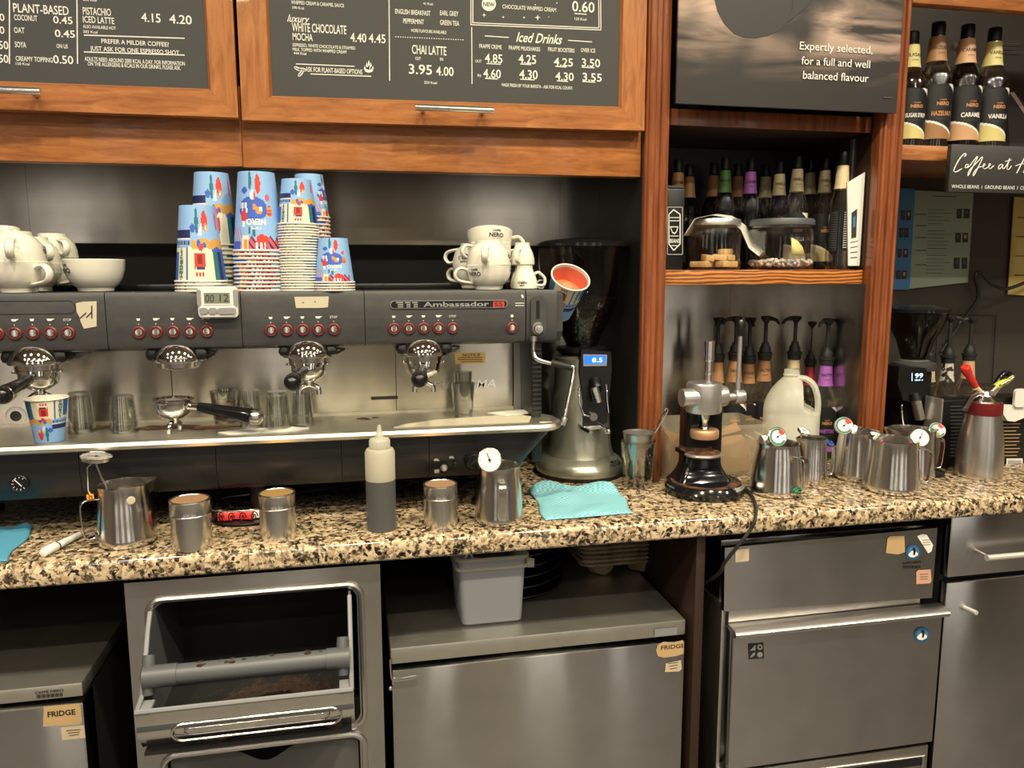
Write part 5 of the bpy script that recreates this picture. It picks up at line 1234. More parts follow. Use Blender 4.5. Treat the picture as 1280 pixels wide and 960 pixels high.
m.lathe([(0, 0), (r*.74, 0), (r*.78, .002), (r*.86, h*.3), (r*.93, h*.64), (r*.95, h*.67), (r, h), (r-.0016, h), (r*.93-.002, h*.66), (r*.72, .012), (0, .010)], 'glass', n=60, warp=gw_); m.build('glass', t)
zc = aty(797, 540, y).z-CT
t2 = thing('steel_cup', 'small steel cup standing inside the glass tumbler', 'cup', (x, y, CT+.026))
zc -= .0145
m = MB(); m.lathe([(0, 0), (r*.56, 0), (r*.60, .002), (r*.86, zc-.014), (r*.92, zc-.012), (r*.89, zc-.0115), (r*.60, .004), (0, .004)], 'steel_satin', n=40); m.build('body', t2)
m = MB(); a, b = aty(818, 541, y), aty(834, 511, y-.005)
dn = (b-a).normalized(); sd = dn.cross(Vector((0, 1, 0))).normalized()
lp = [a, a+dn*.012+sd*.0022, b-dn*.012+sd*.0035, b-dn*.003+sd*.0028, b, b-dn*.003-sd*.0028, b-dn*.012-sd*.0035, a+dn*.012-sd*.0022]
m.tube(crv(lp, 4, True), .0013, 'chrome_soft', 6, True); m.tube([a, aty(809, 556, y)], .0018, 'chrome_soft', 6); tag(m.build('spoon'), 'wire-handled spoon sticking out of the steel cup', 'spoon')

# ---------------------------------------------------------------- cloths, marker, wire basket
def cloth(name, corners, lbl, mt, fold=.006, seed=1):
    P4 = [atz(x, y, CT) for x, y in corners]; random.seed(seed); ph = [random.uniform(0, 6) for _ in range(6)]
    def f(u, v):
        p = (P4[0]*(1-u)+P4[1]*u)*(1-v)+(P4[3]*(1-u)+P4[2]*u)*v
        hgt = .0025+fold*max(0, sin(u*7+ph[0]+v*3)*sin(v*5+ph[1]))*.6+fold*1.8*math.exp(-((v-.06-.05*sin(u*6+ph[2]))/.09)**2)*(.4+.6*sin(u*5+ph[3])**2)
        e = min(u, 1-u, v, 1-v); hgt *= min(1, .25+e*14)
        return Vector((p.x+.003*sin(v*9+ph[4]), p.y+.003*sin(u*9+ph[5]), CT+.0012+hgt))
    m = MB(); m.grid(f, 48, 36, mt); o = m.build(name); md = o.modifiers.new('thickness', 'SOLIDIFY'); md.thickness = .0012; md.offset = 0
    return tag(o, lbl, 'cloth')
o = cloth('cleaning_cloth', [(662, 613), (772, 613), (792, 643), (682, 652)], 'checked turquoise cleaning cloth in front of the grinder', 'towel', .010, 3)
cloth('cleaning_cloth', [(-60, 662), (44, 661), (6, 704), (-90, 708)], 'blue cleaning cloth at the left edge of the worktop', 'towel_flat', .005, 5)
a = atz(54, 697, CT); b = atz(106, 670, CT); d = (b-a).normalized(); a = a+Vector((0, 0, .0068)); L_ = (b-a).length
t = thing('marker_pen', 'white marker pen lying beside the large left jug', 'pen', (a.x, a.y, CT)); b = a+d*.085
m = MB(t); m.cyl(a+d*.032, b, .0058, 'white', 18, r2=.0045, b=.001); m.build('barrel', t)
m = MB(t); m.cyl(a, a+d*.031, .0066, 'white', 18, b=.002); m.cyl(a+d*.031, a+d*.0325, .0064, 'ink', 18); m.box(-.0012, .0012, -.0012, .0012, 0, .024, 'white', .0005, M=Matrix.Translation(a+Vector((0, 0, .0066))+d*.004) @ d.to_track_quat('Z', 'Y').to_matrix().to_4x4()); m.build('cap', t)
xa, xb = atz(262, 663, CT), atz(345, 655, CT)
t = thing('wire_basket', 'black scrollwork wire basket half hidden between the two left shakers', 'basket', ((xa.x+xb.x)/2, xa.y+.05, CT))
bc = Vector(((xa.x+xb.x)/2, xa.y+.05, CT)); rx, ry = (xb.x-xa.x)/2+.012, .05
m = MB(t)
for z, k in ((.004, .86), (.030, 1)): m.tube([bc+Vector((rx*k*cos(q), ry*k*sin(q), z)) for q in [2*pi*i/48 for i in range(48)]], .0018, 'black' if z < .02 else 'chrome_soft', 6, True)
for i in range(20):
    q = 2*pi*i/20; c0_ = bc+Vector((rx*.93*cos(q), ry*.93*sin(q), .017)); tg = Vector((-rx*sin(q), ry*cos(q), 0)).normalized()
    m.tube([c0_+tg*(.006*(1-k/14)*cos(k*.75))+Vector((0, 0, .010*(1-k/18)*sin(k*.75))) for k in range(14)], .0010, 'black', 5)
m.lathe([(0, .003), (.9, .003), (.9, .004), (0, .004)], 'black', c=bc, n=32, M=Matrix.Diagonal((rx, ry, 1, 1))); m.build('frame', t)
random.seed(9)
for i in range(4):
    m = MB(); m.box(-.012, .012, -.003, .003, 0, .015, 'crayon_red' if i < 3 else 'white', .002)
    o = m.build('sachet', loc=(bc.x-.032+.017*i, bc.y-.02+.005*(i % 2), CT+.005)); o.rotation_euler = (R(-18), 0, random.uniform(-.3, .3)); tag(o, ['red paper sachet, leftmost in the wire basket', 'red paper sachet, second from the left in the wire basket', 'red paper sachet, third from the left in the wire basket', 'white paper sachet at the right in the wire basket'][i], 'sachet', 'sachets in the wire basket')
t = thing('hose', 'black curved hose on the worktop behind the wire basket', 'hose', tuple(atz(300, 642, CT)))
m = MB(t); m.tube(crv([atz(266, 655, CT)+Vector((0, .09, .006)), atz(300, 640, CT)+Vector((0, .06, .012)), atz(350, 634, CT)+Vector((0, .06, .007)), atz(420, 632, CT)+Vector((0, .10, .007))], 8), .0058, 'rubber', 10); m.build('tube', t)
# ================================================================ bottles
def bottle(r, h, glass='glass_dark', neck='l_tan', neck_txt=None, lab=None, name_txt=None, liquid=None, level=.5, cap='black', pump=None, txt='ink', back=False, tcol='white'):
    """r body radius, h base to cap top (or to the pump collar); lab = accent colour of the black body label"""
    o = None
    pr = [(0, .002), (r*.86, 0), (r*.97, .003), (r, .010), (r, h*.52), (r*.95, h*.575), (r*.78, h*.635), (r*.60, h*.68), (r*.52, h*.72), (r*.40, h*.86), (r*.36, h*.90), (r*.36, h*.94), (0, h*.94)]
    m = MB(); m.lathe(pr, glass, n=32); o = m.build('syrup_bottle'); rf = prof_r(pr[3:])
    if liquid:
        m = MB(); zl = h*level; m.lathe([(0, .004), (r*.9, .004)]+[(rf(z)-.0016, z) for z in [.012+(zl-.012)*k/5 for k in range(6)]]+[(0, zl)], liquid, n=28); m.build('syrup', o)
    if neck:
        m = MB(); m.lathe([(rf(h*.685)*.99+.0008, h*.690), (r*.515+.0010, h*.73), (r*.42+.0008, h*.885)], neck, n=32)
        if neck_txt: m.text(neck_txt, txt, r*.95, h*.028, wrap(lambda z: r*.47+.001, 0, .0006, h*.78), 0, 0, 0, .015, 'C'); m.text('SYRUP', txt, r*.4, h*.011, wrap(lambda z: r*.5+.001, 0, .0006, h*.745), 0, 0, 0, .0, 'C')
        m.build('neck_label', o)
    if lab:
        z0, z1 = h*.075, h*.50; NU, NT = 72, 64; m = MB(); by = {}
        vs = [((r+.0004)*sin(-1.35+2.7*i/NU), -(r+.0004)*cos(-1.35+2.7*i/NU), z0+(z1-z0)*j/NT) for j in range(NT+1) for i in range(NU+1)]
        for j in range(NT):
            for i in range(NU):
                u, t_ = (i+.5)/NU*2-1, (j+.5)/NT
                e = .22-.20*u-.10*u*u; e2 = .78+.25*(1-u)*1.1
                c = lab if t_ < e else 'p_white' if t_ < e+.045 else 'l_black'
                if u > .1 and t_ > e2: c = 'p_white' if t_ < e2+.06 else lab
                by.setdefault(c, []).append([j*(NU+1)+i, j*(NU+1)+i+1, (j+1)*(NU+1)+i+1, (j+1)*(NU+1)+i])
        for k_, (c, q) in enumerate(by.items()):
            if k_ == 0: m.add(vs, q, c)
            else:
                s_ = m.slot(c)
                for f in q: m.f.append(f); m.mi.append(s_)
        f = lambda z: wrap(lambda _: r, 0, .0009, z)
        m.text('NERO', 't_gold', r*.75, h*.026, f(h*.335), 0, 0, 0, .04, 'C'); m.text('CAFFE', 't_gold', r*.4, h*.010, f(h*.372), 0, 0, 0, .02, 'C')
        if name_txt: m.text(name_txt, tcol, r*1.25, h*.034, f(h*.255), 0, 0, 0, .03, 'C')
        m.text('FLAVOURED SYRUP', 'plastic_grey', r*.8, h*.010, f(h*.225), 0, 0, 0, 0, 'C'); m.text('70cl', 'white', r*.2, h*.014, f(h*.17), 0, 0, 0, .02, 'C'); m.build('body_label', o)
    if back:
        m = MB(); z0, z1 = h*.16, h*.60*.83
        m.add([wrap(lambda _: r, 0, .0005, z)(x, 0) for z in (z0, z1) for x in [-r*1.15+r*2.3*i/16 for i in range(17)]], [[i, i+1, i+18, i+17] for i in range(16) if not 5 <= i <= 7], 'l_black')
        random.seed(2)
        for i in range(16):
            z = z1-.004-i*(z1-z0-.006)/16; a_, b_ = -r*.02+0*i, r*(.55+random.uniform(0, .4))
            f = wrap(lambda _: r, 0, .001, z); m.add([f(x, y) for y in (0, .0014) for x in [a_+(b_-a_)*k/4 for k in range(5)]], [[k, k+1, k+6, k+5] for k in range(4)], 'white')
            f = wrap(lambda _: r, 0, .001, z); m.add([f(x, y) for y in (0, .0010) for x in [-r*1.05+r*.55*k/4 for k in range(5)]], [[k, k+1, k+6, k+5] for k in range(4)], 'plastic_grey')
        m.build('back_label', o)
    m = MB()
    if not pump: m.lathe([(r*.37, h*.895), (r*.39, h*.90), (r*.39, h*.99), (r*.36, h), (0, h)], cap, n=24); m.build('cap', o)
    else:
        L_, ang = pump
        m.lathe([(r*.38, h*.88), (r*.52, h*.885), (r*.54, h*.93), (r*.60, h*.935), (r*.60, h*.955), (r*.46, h*.96), (r*.44, h*1.0), (r*.30, h*1.02), (r*.28, h*1.05), (0, h*1.05)], 'rubber', n=24)
        m.cyl((0, 0, h), (0, 0, h+L_-.010), r*.15, 'rubber', 10); zt = h+L_
        m.lathe([(r*.17, zt-.016), (r*.26, zt-.012), (r*.42, zt-.006), (r*.44, zt-.001), (r*.3, zt), (0, zt)], 'rubber', n=20)
        d = Vector((cos(R(ang)), sin(R(ang)), 0)); m.tube([Vector((0, 0, zt-.005)), d*r*.6+Vector((0, 0, zt-.006)), d*r*.95+Vector((0, 0, zt-.010)), d*r*1.1+Vector((0, 0, zt-.018))], r*.15, 'rubber', 8, scale=[1.3, 1.1, .9, .75]); m.build('pump', o)
    return o
def put(o, px, Y, z, lbl, group, rz=-.28):
    o.location = (aty(px, 110 if z > 1.5 else 275 if z > 1.2 else 500, Y).x, Y, z); o.rotation_euler = (0, 0, rz); return tag(o, lbl, 'bottle', group)
# four large ones on the top right shelf
SZ = 1.602; Yt = 1.535; rB = (aty(1187, 140, Yt).x-aty(1150, 140, Yt).x)/2*.97
for px, nk, lb, nt, nm, lq, lv, gl_, ty, lbl in ((1136, 'l_yellow', 'l_yellow', 'SUGAR', 'SUGAR SYRUP', 'l_cream', 0, 'glass_bottle', 40, 'sugar syrup bottle half hidden behind the right wooden post on the top shelf'), (1168, 'l_tan', 'l_tan', 'HAZELNUT', 'HAZELNUT', None, 0, 'glass_bottle', 28, 'hazelnut syrup bottle with a tan label on the top right shelf'),
                                     (1204.5, 'l_peach', 'l_peach', 'CARAMEL', 'CARAMEL', 'black', .56, 'glass_dark', 31, 'caramel syrup bottle with a peach label and dark syrup, top right shelf'), (1238, 'l_yellow', 'l_yellow', 'VANILLA', 'VANILLA', None, 0, 'glass_bottle', 35, 'vanilla syrup bottle with a pale yellow label on the top right shelf')):
    h = aty(px, ty, Yt).z-SZ
    put(bottle(rB, h, gl_, nk, nt, lb, nm, lq if lv else None, lv, tcol='t_gold' if nm == 'HAZELNUT' else 'white'), px, Yt, SZ, lbl, 'large syrup bottles on the top right shelf', -.12)
m = MB(); Y = 1.742
a = aty(1140, 170, Y); m.box(1.14, 1.75, Y, YB-.001, 1.615, 1.86, 'board_dark')
poly_px(m, 'plastic_grey', Y, [(1258, 118), (1268, 116), (1280, 128), (1300, 150), (1290, 185), (1262, 190)]); poly_px(m, 'white', Y, [(1262, 116), (1267, 115), (1290, 150), (1283, 190), (1279, 190), (1285, 150)], .001)
face_px(m, 'NERO', 'plastic_grey', Y, 1193, 1221, 60, 7, .02); 
for i, (x0, x1) in enumerate(((1246, 1276), (1250, 1270), (1244, 1279))): rule_px(m, 'plastic_grey', Y, x0, 54+5*i, x1, 55+5*i, .8)
tag(m.build('poster'), 'dark poster on the wall behind the large syrup bottles', 'poster')

# ---------------------------------------------------------------- middle shelf
SZ = 1.3447; ym = 1.55
def mid(px, Y, ytop, ybase_r, glass, neck, lbl, nt=None, **k):
    r = .0265; h = aty(px, ytop, Y).z-SZ; return put(bottle(r*ybase_r, h, glass, neck, nt, **k), px, Y, SZ, lbl, 'syrup bottles on the middle shelf')
mid(1050, 1.525, 190, 1.0, 'glass_bottle', 'l_cream', 'clear bottle with a blank cream neck and black back label beside the white booklet', back=True)
mid(994, 1.585, 195, .95, 'glass_bottle', 'l_cream', 'clear vanilla bottle rising behind the marshmallow jar', 'VANILLA', lab='l_cream', name_txt='VANILLA')
mid(1028.5, 1.605, 197, .95, 'glass_bottle', 'l_cream', 'vanilla bottle between the two clear front bottles', 'VANILLA', lab='l_cream')
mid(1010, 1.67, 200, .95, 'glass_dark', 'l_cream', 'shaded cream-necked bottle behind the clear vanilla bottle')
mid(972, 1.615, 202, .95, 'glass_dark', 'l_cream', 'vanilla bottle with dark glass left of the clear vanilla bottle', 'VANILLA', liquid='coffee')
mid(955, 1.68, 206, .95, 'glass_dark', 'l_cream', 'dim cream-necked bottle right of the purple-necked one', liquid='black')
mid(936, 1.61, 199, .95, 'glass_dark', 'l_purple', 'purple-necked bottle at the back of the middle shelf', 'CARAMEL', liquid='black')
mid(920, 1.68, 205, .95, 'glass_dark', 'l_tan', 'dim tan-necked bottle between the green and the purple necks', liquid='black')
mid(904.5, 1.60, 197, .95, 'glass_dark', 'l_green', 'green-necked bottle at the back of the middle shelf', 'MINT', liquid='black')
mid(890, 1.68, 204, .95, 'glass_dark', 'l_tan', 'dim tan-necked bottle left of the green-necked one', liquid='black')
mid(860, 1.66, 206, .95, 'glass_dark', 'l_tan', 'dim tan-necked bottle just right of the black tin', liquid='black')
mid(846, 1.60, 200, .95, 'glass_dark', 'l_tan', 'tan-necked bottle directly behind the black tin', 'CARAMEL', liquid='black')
Y = 1.495; a = aty(834, 333, Y); b = aty(857, 232, Y)
t = thing('tin', 'black tin with a white coffee cup emblem at the left of the shelf', 'tin', ((a.x+b.x)/2, Y+.02, SZ))
m = MB(t); m.box(a.x-.008, b.x, Y, Y+.045, SZ, b.z-.006, 'black', .003); m.box(a.x-.006, b.x-.002, Y+.002, Y+.043, b.z-.006, b.z, 'board_dark', .003); m.build('body', t)
m = MB(t)
def loop_px(pts, w_=1.1):
    for p, q in zip(pts, pts[1:]+pts[:1]): rule_px(m, 'white', Y, *p, *q, w_=w_)
loop_px([(834, 259), (853, 259), (853, 318), (834, 318)], .5)
loop_px([(836, 268), (842, 262), (850, 268), (850, 305), (842, 313), (836, 305)], 1.5)
for y in (272, 276): rule_px(m, 'white', Y, 837, y, 849, y, 1)
poly_px(m, 'white', Y, [(837, 283), (848, 283), (846, 290), (843, 293), (840, 291)]); poly_px(m, 'black', Y, [(838.5, 284.2), (846.5, 284.2), (845, 289), (843, 291), (840.5, 289.5)], .001)
rule_px(m, 'white', Y, 837, 295, 848, 295, 1); face_px(m, 'BEANS', 'white', Y, 837, 849, 303.5, 5, .02); rule_px(m, 'white', Y, 839, 307, 847, 307, 1)
m.build('emblem', t)
def jar(x0, x1, yt, lbl, lidm):
    Yc = 1.545; xm = (x0+x1)/2; r = (aty(x1, 310, Yc).x-aty(x0, 310, Yc).x)/2*.98; x = aty(xm, 310, Yc).x; h = aty(xm, yt, Yc).z-SZ
    t = thing('glass_jar', lbl, 'jar', (x, Yc, SZ), 'glass jars on the middle shelf')
    m = MB(); m.lathe([(0, 0), (r*.93, 0), (r*.99, .004), (r, .012), (r, h*.70), (r*.96, h*.77), (r*.88, h*.80), (r*.88, h*.84), (r*.86, h*.84), (r*.86, h*.80), (r*.95, h*.75), (r-.002, h*.68), (r-.002, .012), (r*.9, .005), (0, .005)], 'glass_clear', n=44); m.build('glass', t)
    m = MB(); m.lathe([(0, h*.83), (r*.90, h*.83), (r*.95, h*.845), (r*.95, h*.93), (r*.92, h*.96), (r*.3, h*.985), (0, h*.985)], lidm, n=44); m.lathe([(0, h*.985), (.005, h*.985), (.004, h*.995), (.009, h*1.03), (.007, h*1.05), (0, h*1.055)], 'chrome_soft', n=16); m.build('lid', t)
    return x, Yc, r, h
jx, jy, jr, jh = jar(861, 924, 272, 'squat glass jar of fudge pieces with a paper sheet over its lid', 'alu')
random.seed(12)
pieces = []
for ring, nr, rad in ((0, 6, .62), (1, 1, 0)):
    for i in range(nr):
        q = 2*pi*i/nr+ring*.5-.4; pieces.append((jx+jr*rad*cos(q), jy+jr*rad*sin(q), SZ+.0055, q))
for i in range(3):
    q = -2.5+i*.95; pieces.append((jx+jr*.50*cos(q), jy+jr*.50*sin(q), SZ+.0185, q+.9))
pieces.append((jx+jr*.42, jy-jr*.1, SZ+.031, .5))
m = MB(); m.box(-.0145, .0145, -.0095, .0095, 0, .0125, 'fudge', .0022); f0 = m.build('fudge_piece')
for i, (x, y, z, q) in enumerate(pieces):
    o = f0 if i == 0 else copy_tree(f0); o.location = (x, y, z); o.rotation_euler = (random.uniform(-.12, .12)*(z > SZ+.01), random.uniform(-.12, .12)*(z > SZ+.01), q)
    tag(o, 'caramel-coloured fudge piece in the left glass jar under the paper sheet', 'fudge', 'fudge pieces in the left glass jar')
kx, ky, kr, kh = jar(938, 1014, 272, 'squat glass jar of pink and white marshmallows with a dark lid', 'plastic_grey')
m = MB()
for i in range(170):
    q = random.uniform(0, 2*pi); rr_ = kr*.90*math.sqrt(random.random()); z = SZ+.009+random.random()*.014*(1-.3*rr_/kr)
    m.ball((kx+rr_*cos(q), ky+rr_*sin(q), z), .0045, 'pink' if random.random() < .2 else 'marsh', 8, (1, 1, .85))
tag(m.build('marshmallows'), 'heap of small pink and white marshmallows in the right glass jar', 'marshmallows', kind='stuff')
m = MB(); Yj = ky-kr-.0015; poly_px(m, 'l_yellow', Yj, [(989, 297), (997, 301), (1003, 309), (1006, 320), (989, 319)]); 
o = m.build('jar_label'); md = o.modifiers.new('t', 'SOLIDIFY'); md.thickness = .0006; tag(o, 'yellow quarter-round sticker on the front of the marshmallow jar', 'sticker')
# paper draped over the left jar
m = MB(); Yp = jy
def sheet(u, v):
    P_ = [(858, 293), (872, 272), (893, 267), (913, 268), (930, 280), (940, 300), (953, 309)]
    k = u*6; i = min(5, int(k)); f = k-i; x = P_[i][0]*(1-f)+P_[i+1][0]*f; y = P_[i][1]*(1-f)+P_[i+1][1]*f
    # follow a smooth ridge; the sheet hangs forward a little
    p = aty(x, y, jy-.04+.085*v); return Vector((p.x+.012*(v-.5), p.y, aty(x, y, jy-.04).z+.002-.012*(1-v)*(1 if 0 < u < 1 else 1)*(0.4+u)+.004*sin(5*u)))
m.grid(sheet, 30, 10, 'paper'); o = m.build('paper_sheet', sharp=R(80)); md = o.modifiers.new('t', 'SOLIDIFY'); md.thickness = .0006; tag(o, 'curled sheet of off-white paper draped over the fudge jar lid', 'paper')
# booklet
m = MB(); Y = 1.456
q = [(1072, 226), (1097, 213), (1094, 332), (1073, 332)]
A = [aty(x, y, Y) for x, y in q]; base = min(A[2].z, A[3].z)
vs = [Vector((min(p.x, 1.0610), p.y+(.006 if k in (0, 3) else 0)+.028, max(p.z, SZ+.0005))) for k, p in enumerate(A)]
m.add(vs+[v_+Vector((.002, .006, 0)) for v_ in vs], [[0, 1, 2, 3], [7, 6, 5, 4], [0, 4, 5, 1], [1, 5, 6, 2], [2, 6, 7, 3], [3, 7, 4, 0]], 'white')
def on(u, v): return vs[0]*(1-u)*(1-v)+vs[1]*u*(1-v)+vs[3]*(1-u)*v+vs[2]*u*v+Vector((-.0004, -.0008, 0))
m.face([on(a_, b_) for a_, b_ in ((.25, .38), (.62, .36), (.62, .68), (.25, .68))], 'board_dark'); m.face([on(a_, b_)+Vector((-.0002, -.0004, 0)) for a_, b_ in ((.36, .44), (.52, .43), (.52, .55), (.36, .56))], 'leaf_blue')
for i in range(4): m.face([on(a_, b_) for a_, b_ in ((.2, .72+.06*i), (.75, .72+.06*i), (.75, .73+.06*i), (.2, .73+.06*i))], 'plastic_grey')
tag(m.build('booklet'), 'white booklet with a dark picture standing at the right of the shelf', 'booklet')

# ================================================================ bay below the shelf
def pb(px, Y, ylab_top, ypump, neck, lbl, ang=200, nt=None, r=.0285, **k):
    h = (aty(px, ylab_top, Y).z-CT)/.885; zt = aty(px, ypump, Y).z-CT
    return put(bottle(r, h, 'glass_bottle', neck, nt, pump=(zt-h, ang), **k), px, Y, CT, lbl, 'pump bottles in the bay below the jar shelf')
pb(895, 1.64, 452, 397, 'l_tan', 'pump bottle directly behind the tamper press spindle', 250, liquid='coffee', lab='l_tan')
pb(917, 1.62, 450, 395.5, 'l_tan', 'caramel pump bottle, its spout turned left, right of the press spindle', 185, 'CARAMEL', lab='l_tan', liquid='coffee')
pb(934, 1.655, 454, 397, 'l_tan', 'hazelnut pump bottle behind the press lever', 270, 'HAZELNUT', lab='l_tan', liquid='coffee')
pb(953.5, 1.64, 450, 395, 'l_tan', 'salted caramel pump bottle just left of the milk bottle', 320, 'SALTED', lab='l_tan', liquid='coffee')
pb(990, 1.63, 449, 395, 'l_cream', 'vanilla pump bottle directly behind the milk bottle neck', 190, 'VANILLA', lab='l_cream')
pb(1012, 1.65, 458, 402, 'l_red', 'red-necked pump bottle between the milk bottle and the purple one', 300, lab='l_red', liquid='coffee')
pb(1030.5, 1.565, 456, 398, 'l_purple', 'purple panettone pump bottle right of the milk bottle', 215, 'PANETTONE', r=.0285, lab='l_purple', name_txt='PANETTONE', tcol='l_purple')
# milk bottle
Y = 1.485; xm = aty(988, 540, Y).x; w_ = 33.5*fwd.dot(Vector((xm, Y, CT+.1))-CP)/FPX; hz = aty(985, 462, Y).z-CT
t = thing('milk_bottle', 'translucent plastic milk bottle with a moulded handle', 'milk bottle', (xm, Y, CT))
m = MB(); NA = 40
def sect(z):
    f = z/hz
    if f < .58: return w_, w_*.92
    if f < .93: k = (f-.58)/.35; s_ = 1-k*k*.74; return w_*s_, w_*.92*(1-k*k*.72)
    return w_*.26, w_*.26
zs = [0, .004]+[hz*.58*i/8+.006 for i in range(1, 8)]+[hz*(.58+.35*i/12) for i in range(13)]+[hz*.935, hz*.94, hz*.955, hz*.96, hz*1.0]
vs = []
for k_, z in enumerate(zs):
    a_, b_ = sect(z)
    if k_ == 0: a_ *= .9; b_ *= .9
    e = .62 if z < hz*.6 else .62+.38*(z/hz-.6)/.35 if z < hz*.93 else 1
    if abs(z-hz*.94) < 1e-4 or abs(z-hz*.955) < 1e-4: a_ += .0018; b_ += .0018
    off = -w_*.06*min(1, max(0, (z/hz-.58)/.35))
    for i in range(NA):
        q = 2*pi*i/NA; cx, cy = cos(q), sin(q); x = math.copysign(abs(cx)**e, cx)*a_; y = math.copysign(abs(cy)**e, cy)*b_
        # recess of the handle corner
        f = z/hz; lim = 1 if f < .56 else 1-.62*(lambda k: k*k*(3-2*k))(min(1, (f-.56)/.09)) if f < .93 else 1
        if x > 0: x = min(x, w_*lim+.003*cy*cy)
        vs.append((x+off, y, z))
nz_ = len(zs)
m.add(vs, [[j*NA+i, j*NA+(i+1) % NA, (j+1)*NA+(i+1) % NA, (j+1)*NA+i] for j in range(nz_-1) for i in range(NA)]+[list(range(NA))[::-1]], 'jug_plastic'); m.build('body', t)
m = MB(); kx_ = fwd.dot(Vector((xm, Y, CT+.1))-CP)/FPX; hp_ = [Vector(((x-988)*kx_, 0, aty(988, y, Y).z-CT)) for x, y in ((993, 472), (1003, 473), (1012, 480), (1017, 493), (1018.5, 508), (1017, 522), (1010, 534))]
m.sweep(crv(hp_, 6), [(.0125*cos(2*pi*i/12), .0062*sin(2*pi*i/12)) for i in range(12)], 'jug_plastic', upv=(0, 1, 0)); m.build('handle', t)
m = MB(); zl = hz*.52; m.lathe([(0, .002), (.9, .002), (.94, .01), (.94, zl), (0, zl)], 'white', n=32, M=Matrix.Diagonal((w_*.93, w_*.85, 1, 1))); m.build('milk', t); t.rotation_euler = (0, 0, -math.atan2(xm, Y))
# plastic bin with a bag of coffee
Yf = 1.432; x0, x1 = aty(829, 560, Yf).x, aty(962, 560, Yf).x; zt = aty(900, 533, Yf).z
t = thing('storage_bin', 'translucent plastic bin holding a brown bag, behind the tamper press', 'bin', ((x0+x1)/2, Yf+.07, CT))
x0 = max(x0, .614); cxx = (x0+x1)/2; wx = (x1-x0)/2; Hh = zt-CT
m = MB(); rings = [(wx*.93, .058, .001), (wx*.94, .060, .006), (wx*.99, .066, Hh-.010), (wx, .069, Hh-.008), (wx, .069, Hh), (wx*.975, .064, Hh), (wx*.975, .064, Hh-.008), (wx*.93, .058, .006)]
vs = []; n = len(rr(-1, 1, -1, 1, .1, 5))
for a_, b_, z in rings: vs += [(x, y, z) for x, y in rr(-a_, a_, -b_, b_, .012, 5)]
m.add(vs, [[i*n+j, i*n+(j+1) % n, (i+1)*n+(j+1) % n, (i+1)*n+j] for i in range(len(rings)-1) for j in range(n)]+[list(range(n))[::-1], list(range((len(rings)-1)*n, len(rings)*n))], 'bin_plastic')
o = m.build('body', t); o.location = Vector((cxx, Yf+.069, CT))-t.location
m = MB(); random.seed(21)
def bag(u, v):
    q = 2*pi*u; e = .5; a_, b_ = wx*.86, .05; x = math.copysign(abs(cos(q))**e, cos(q))*a_; y = math.copysign(abs(sin(q))**e, sin(q))*b_
    z = .004+Hh*.62*v; k = 1-.12*max(0, v-.6)/.4; return Vector((x*k, y*k, z+.012*v*sin(u*31)+.010*v*sin(u*12+1)))
m.grid(bag, 60, 10, 'bag_brown'); m.grid(lambda u, v: bag(u, 1)*(1-v)+Vector((0, 0, Hh*.58))*v, 60, 4, 'bag_brown')
o = m.build('coffee_bag', loc=(cxx, Yf+.069, CT+.004)); tag(o, 'crumpled brown paper bag inside the translucent bin', 'bag')
m = MB(); m.box(.6145, .655, 1.72, 1.749, 1.045, 1.085, 'black', .003); m.box(.6145, .70, 1.735, 1.749, .985, 1.045, 'plastic_grey', .002); struct(m, 'trim_8')

# tamper press
Yc = 1.352; PX = aty(881, 600, Yc).x
t = thing('tamper_press', 'black and silver lever tamper press with grime on its base', 'tamper press', (PX, Yc, CT))
def pz(x, y, Y=Yc): p = aty(x, y, Y); return p
def pw(x0, x1, y, Y=Yc): return (aty(x1, y, Y).x-aty(x0, y, Y).x)/2
rb = pw(836, 928, 606)*.98
m = MB(t); m.lathe([(0, 0), (rb-.003, 0), (rb, .004), (rb+.001, .012), (rb-.004, .020), (rb*.90, .0235), (rb*.86, .022), (rb*.60, .0205), (.0, .0205)], 'black_gloss', c=(PX, Yc, CT), n=56); m.build('base', t)
m = MB(t); m.lathe([(rb*.62, .0212), (rb*.80, .0222), (rb*.86, .0226)], 'grime', c=(PX, Yc, CT), n=40, a0=R(100), a1=R(345)); m.lathe([(rb*.99, .0165), (rb*.93, .0225)], 'alu', c=(PX, Yc, CT), n=16, a0=R(-65), a1=R(-25)); m.lathe([(rb*1.005, .009), (rb*.97, .0185)], 'alu', c=(PX, Yc, CT), n=10, a0=R(170), a1=R(195))
m.build('worn_patch', t)
ycol = Yc+rb*.38; cw_ = pw(853, 897, 560, ycol)
zc0, zc1 = CT+.02, pz(880, 500, ycol).z
cxm = aty(875, 560, ycol).x
m = MB(t); m.prism(rr(-cw_, cw_, -.022, .022, .008, 4), .0, zc1-zc0, 'black_gloss', M=Matrix.Translation((cxm, ycol, zc0)))
vs = []; NL = 9; q = len(rr(-1, 1, -1, 1, .1, 4))
for i in range(NL):
    f = i/(NL-1); s_ = 1+.60*(1-f)**2.2; vs += [(cxm+x_, ycol+y_, zc0-.002+.046*f) for x_, y_ in rr(-cw_*s_, cw_*s_, -.0222-.016*(1-f)**2.2, .0222+.01*(1-f)**2, .010, 4)]
m.add(vs, [[i*q+j, i*q+(j+1) % q, (i+1)*q+(j+1) % q, (i+1)*q+j] for i in range(NL-1) for j in range(q)], 'black_gloss')
m.build('column', t)
m = MB(t); yk = Yc-.004; a_ = pz(878, 566, yk); bx_ = pw(859, 900, 562, yk)
pl = [(cos(pi+pi*i/14)*bx_, sin(pi+pi*i/14)*bx_*1.0) for i in range(15)]+[(bx_, .05), (-bx_, .05)]
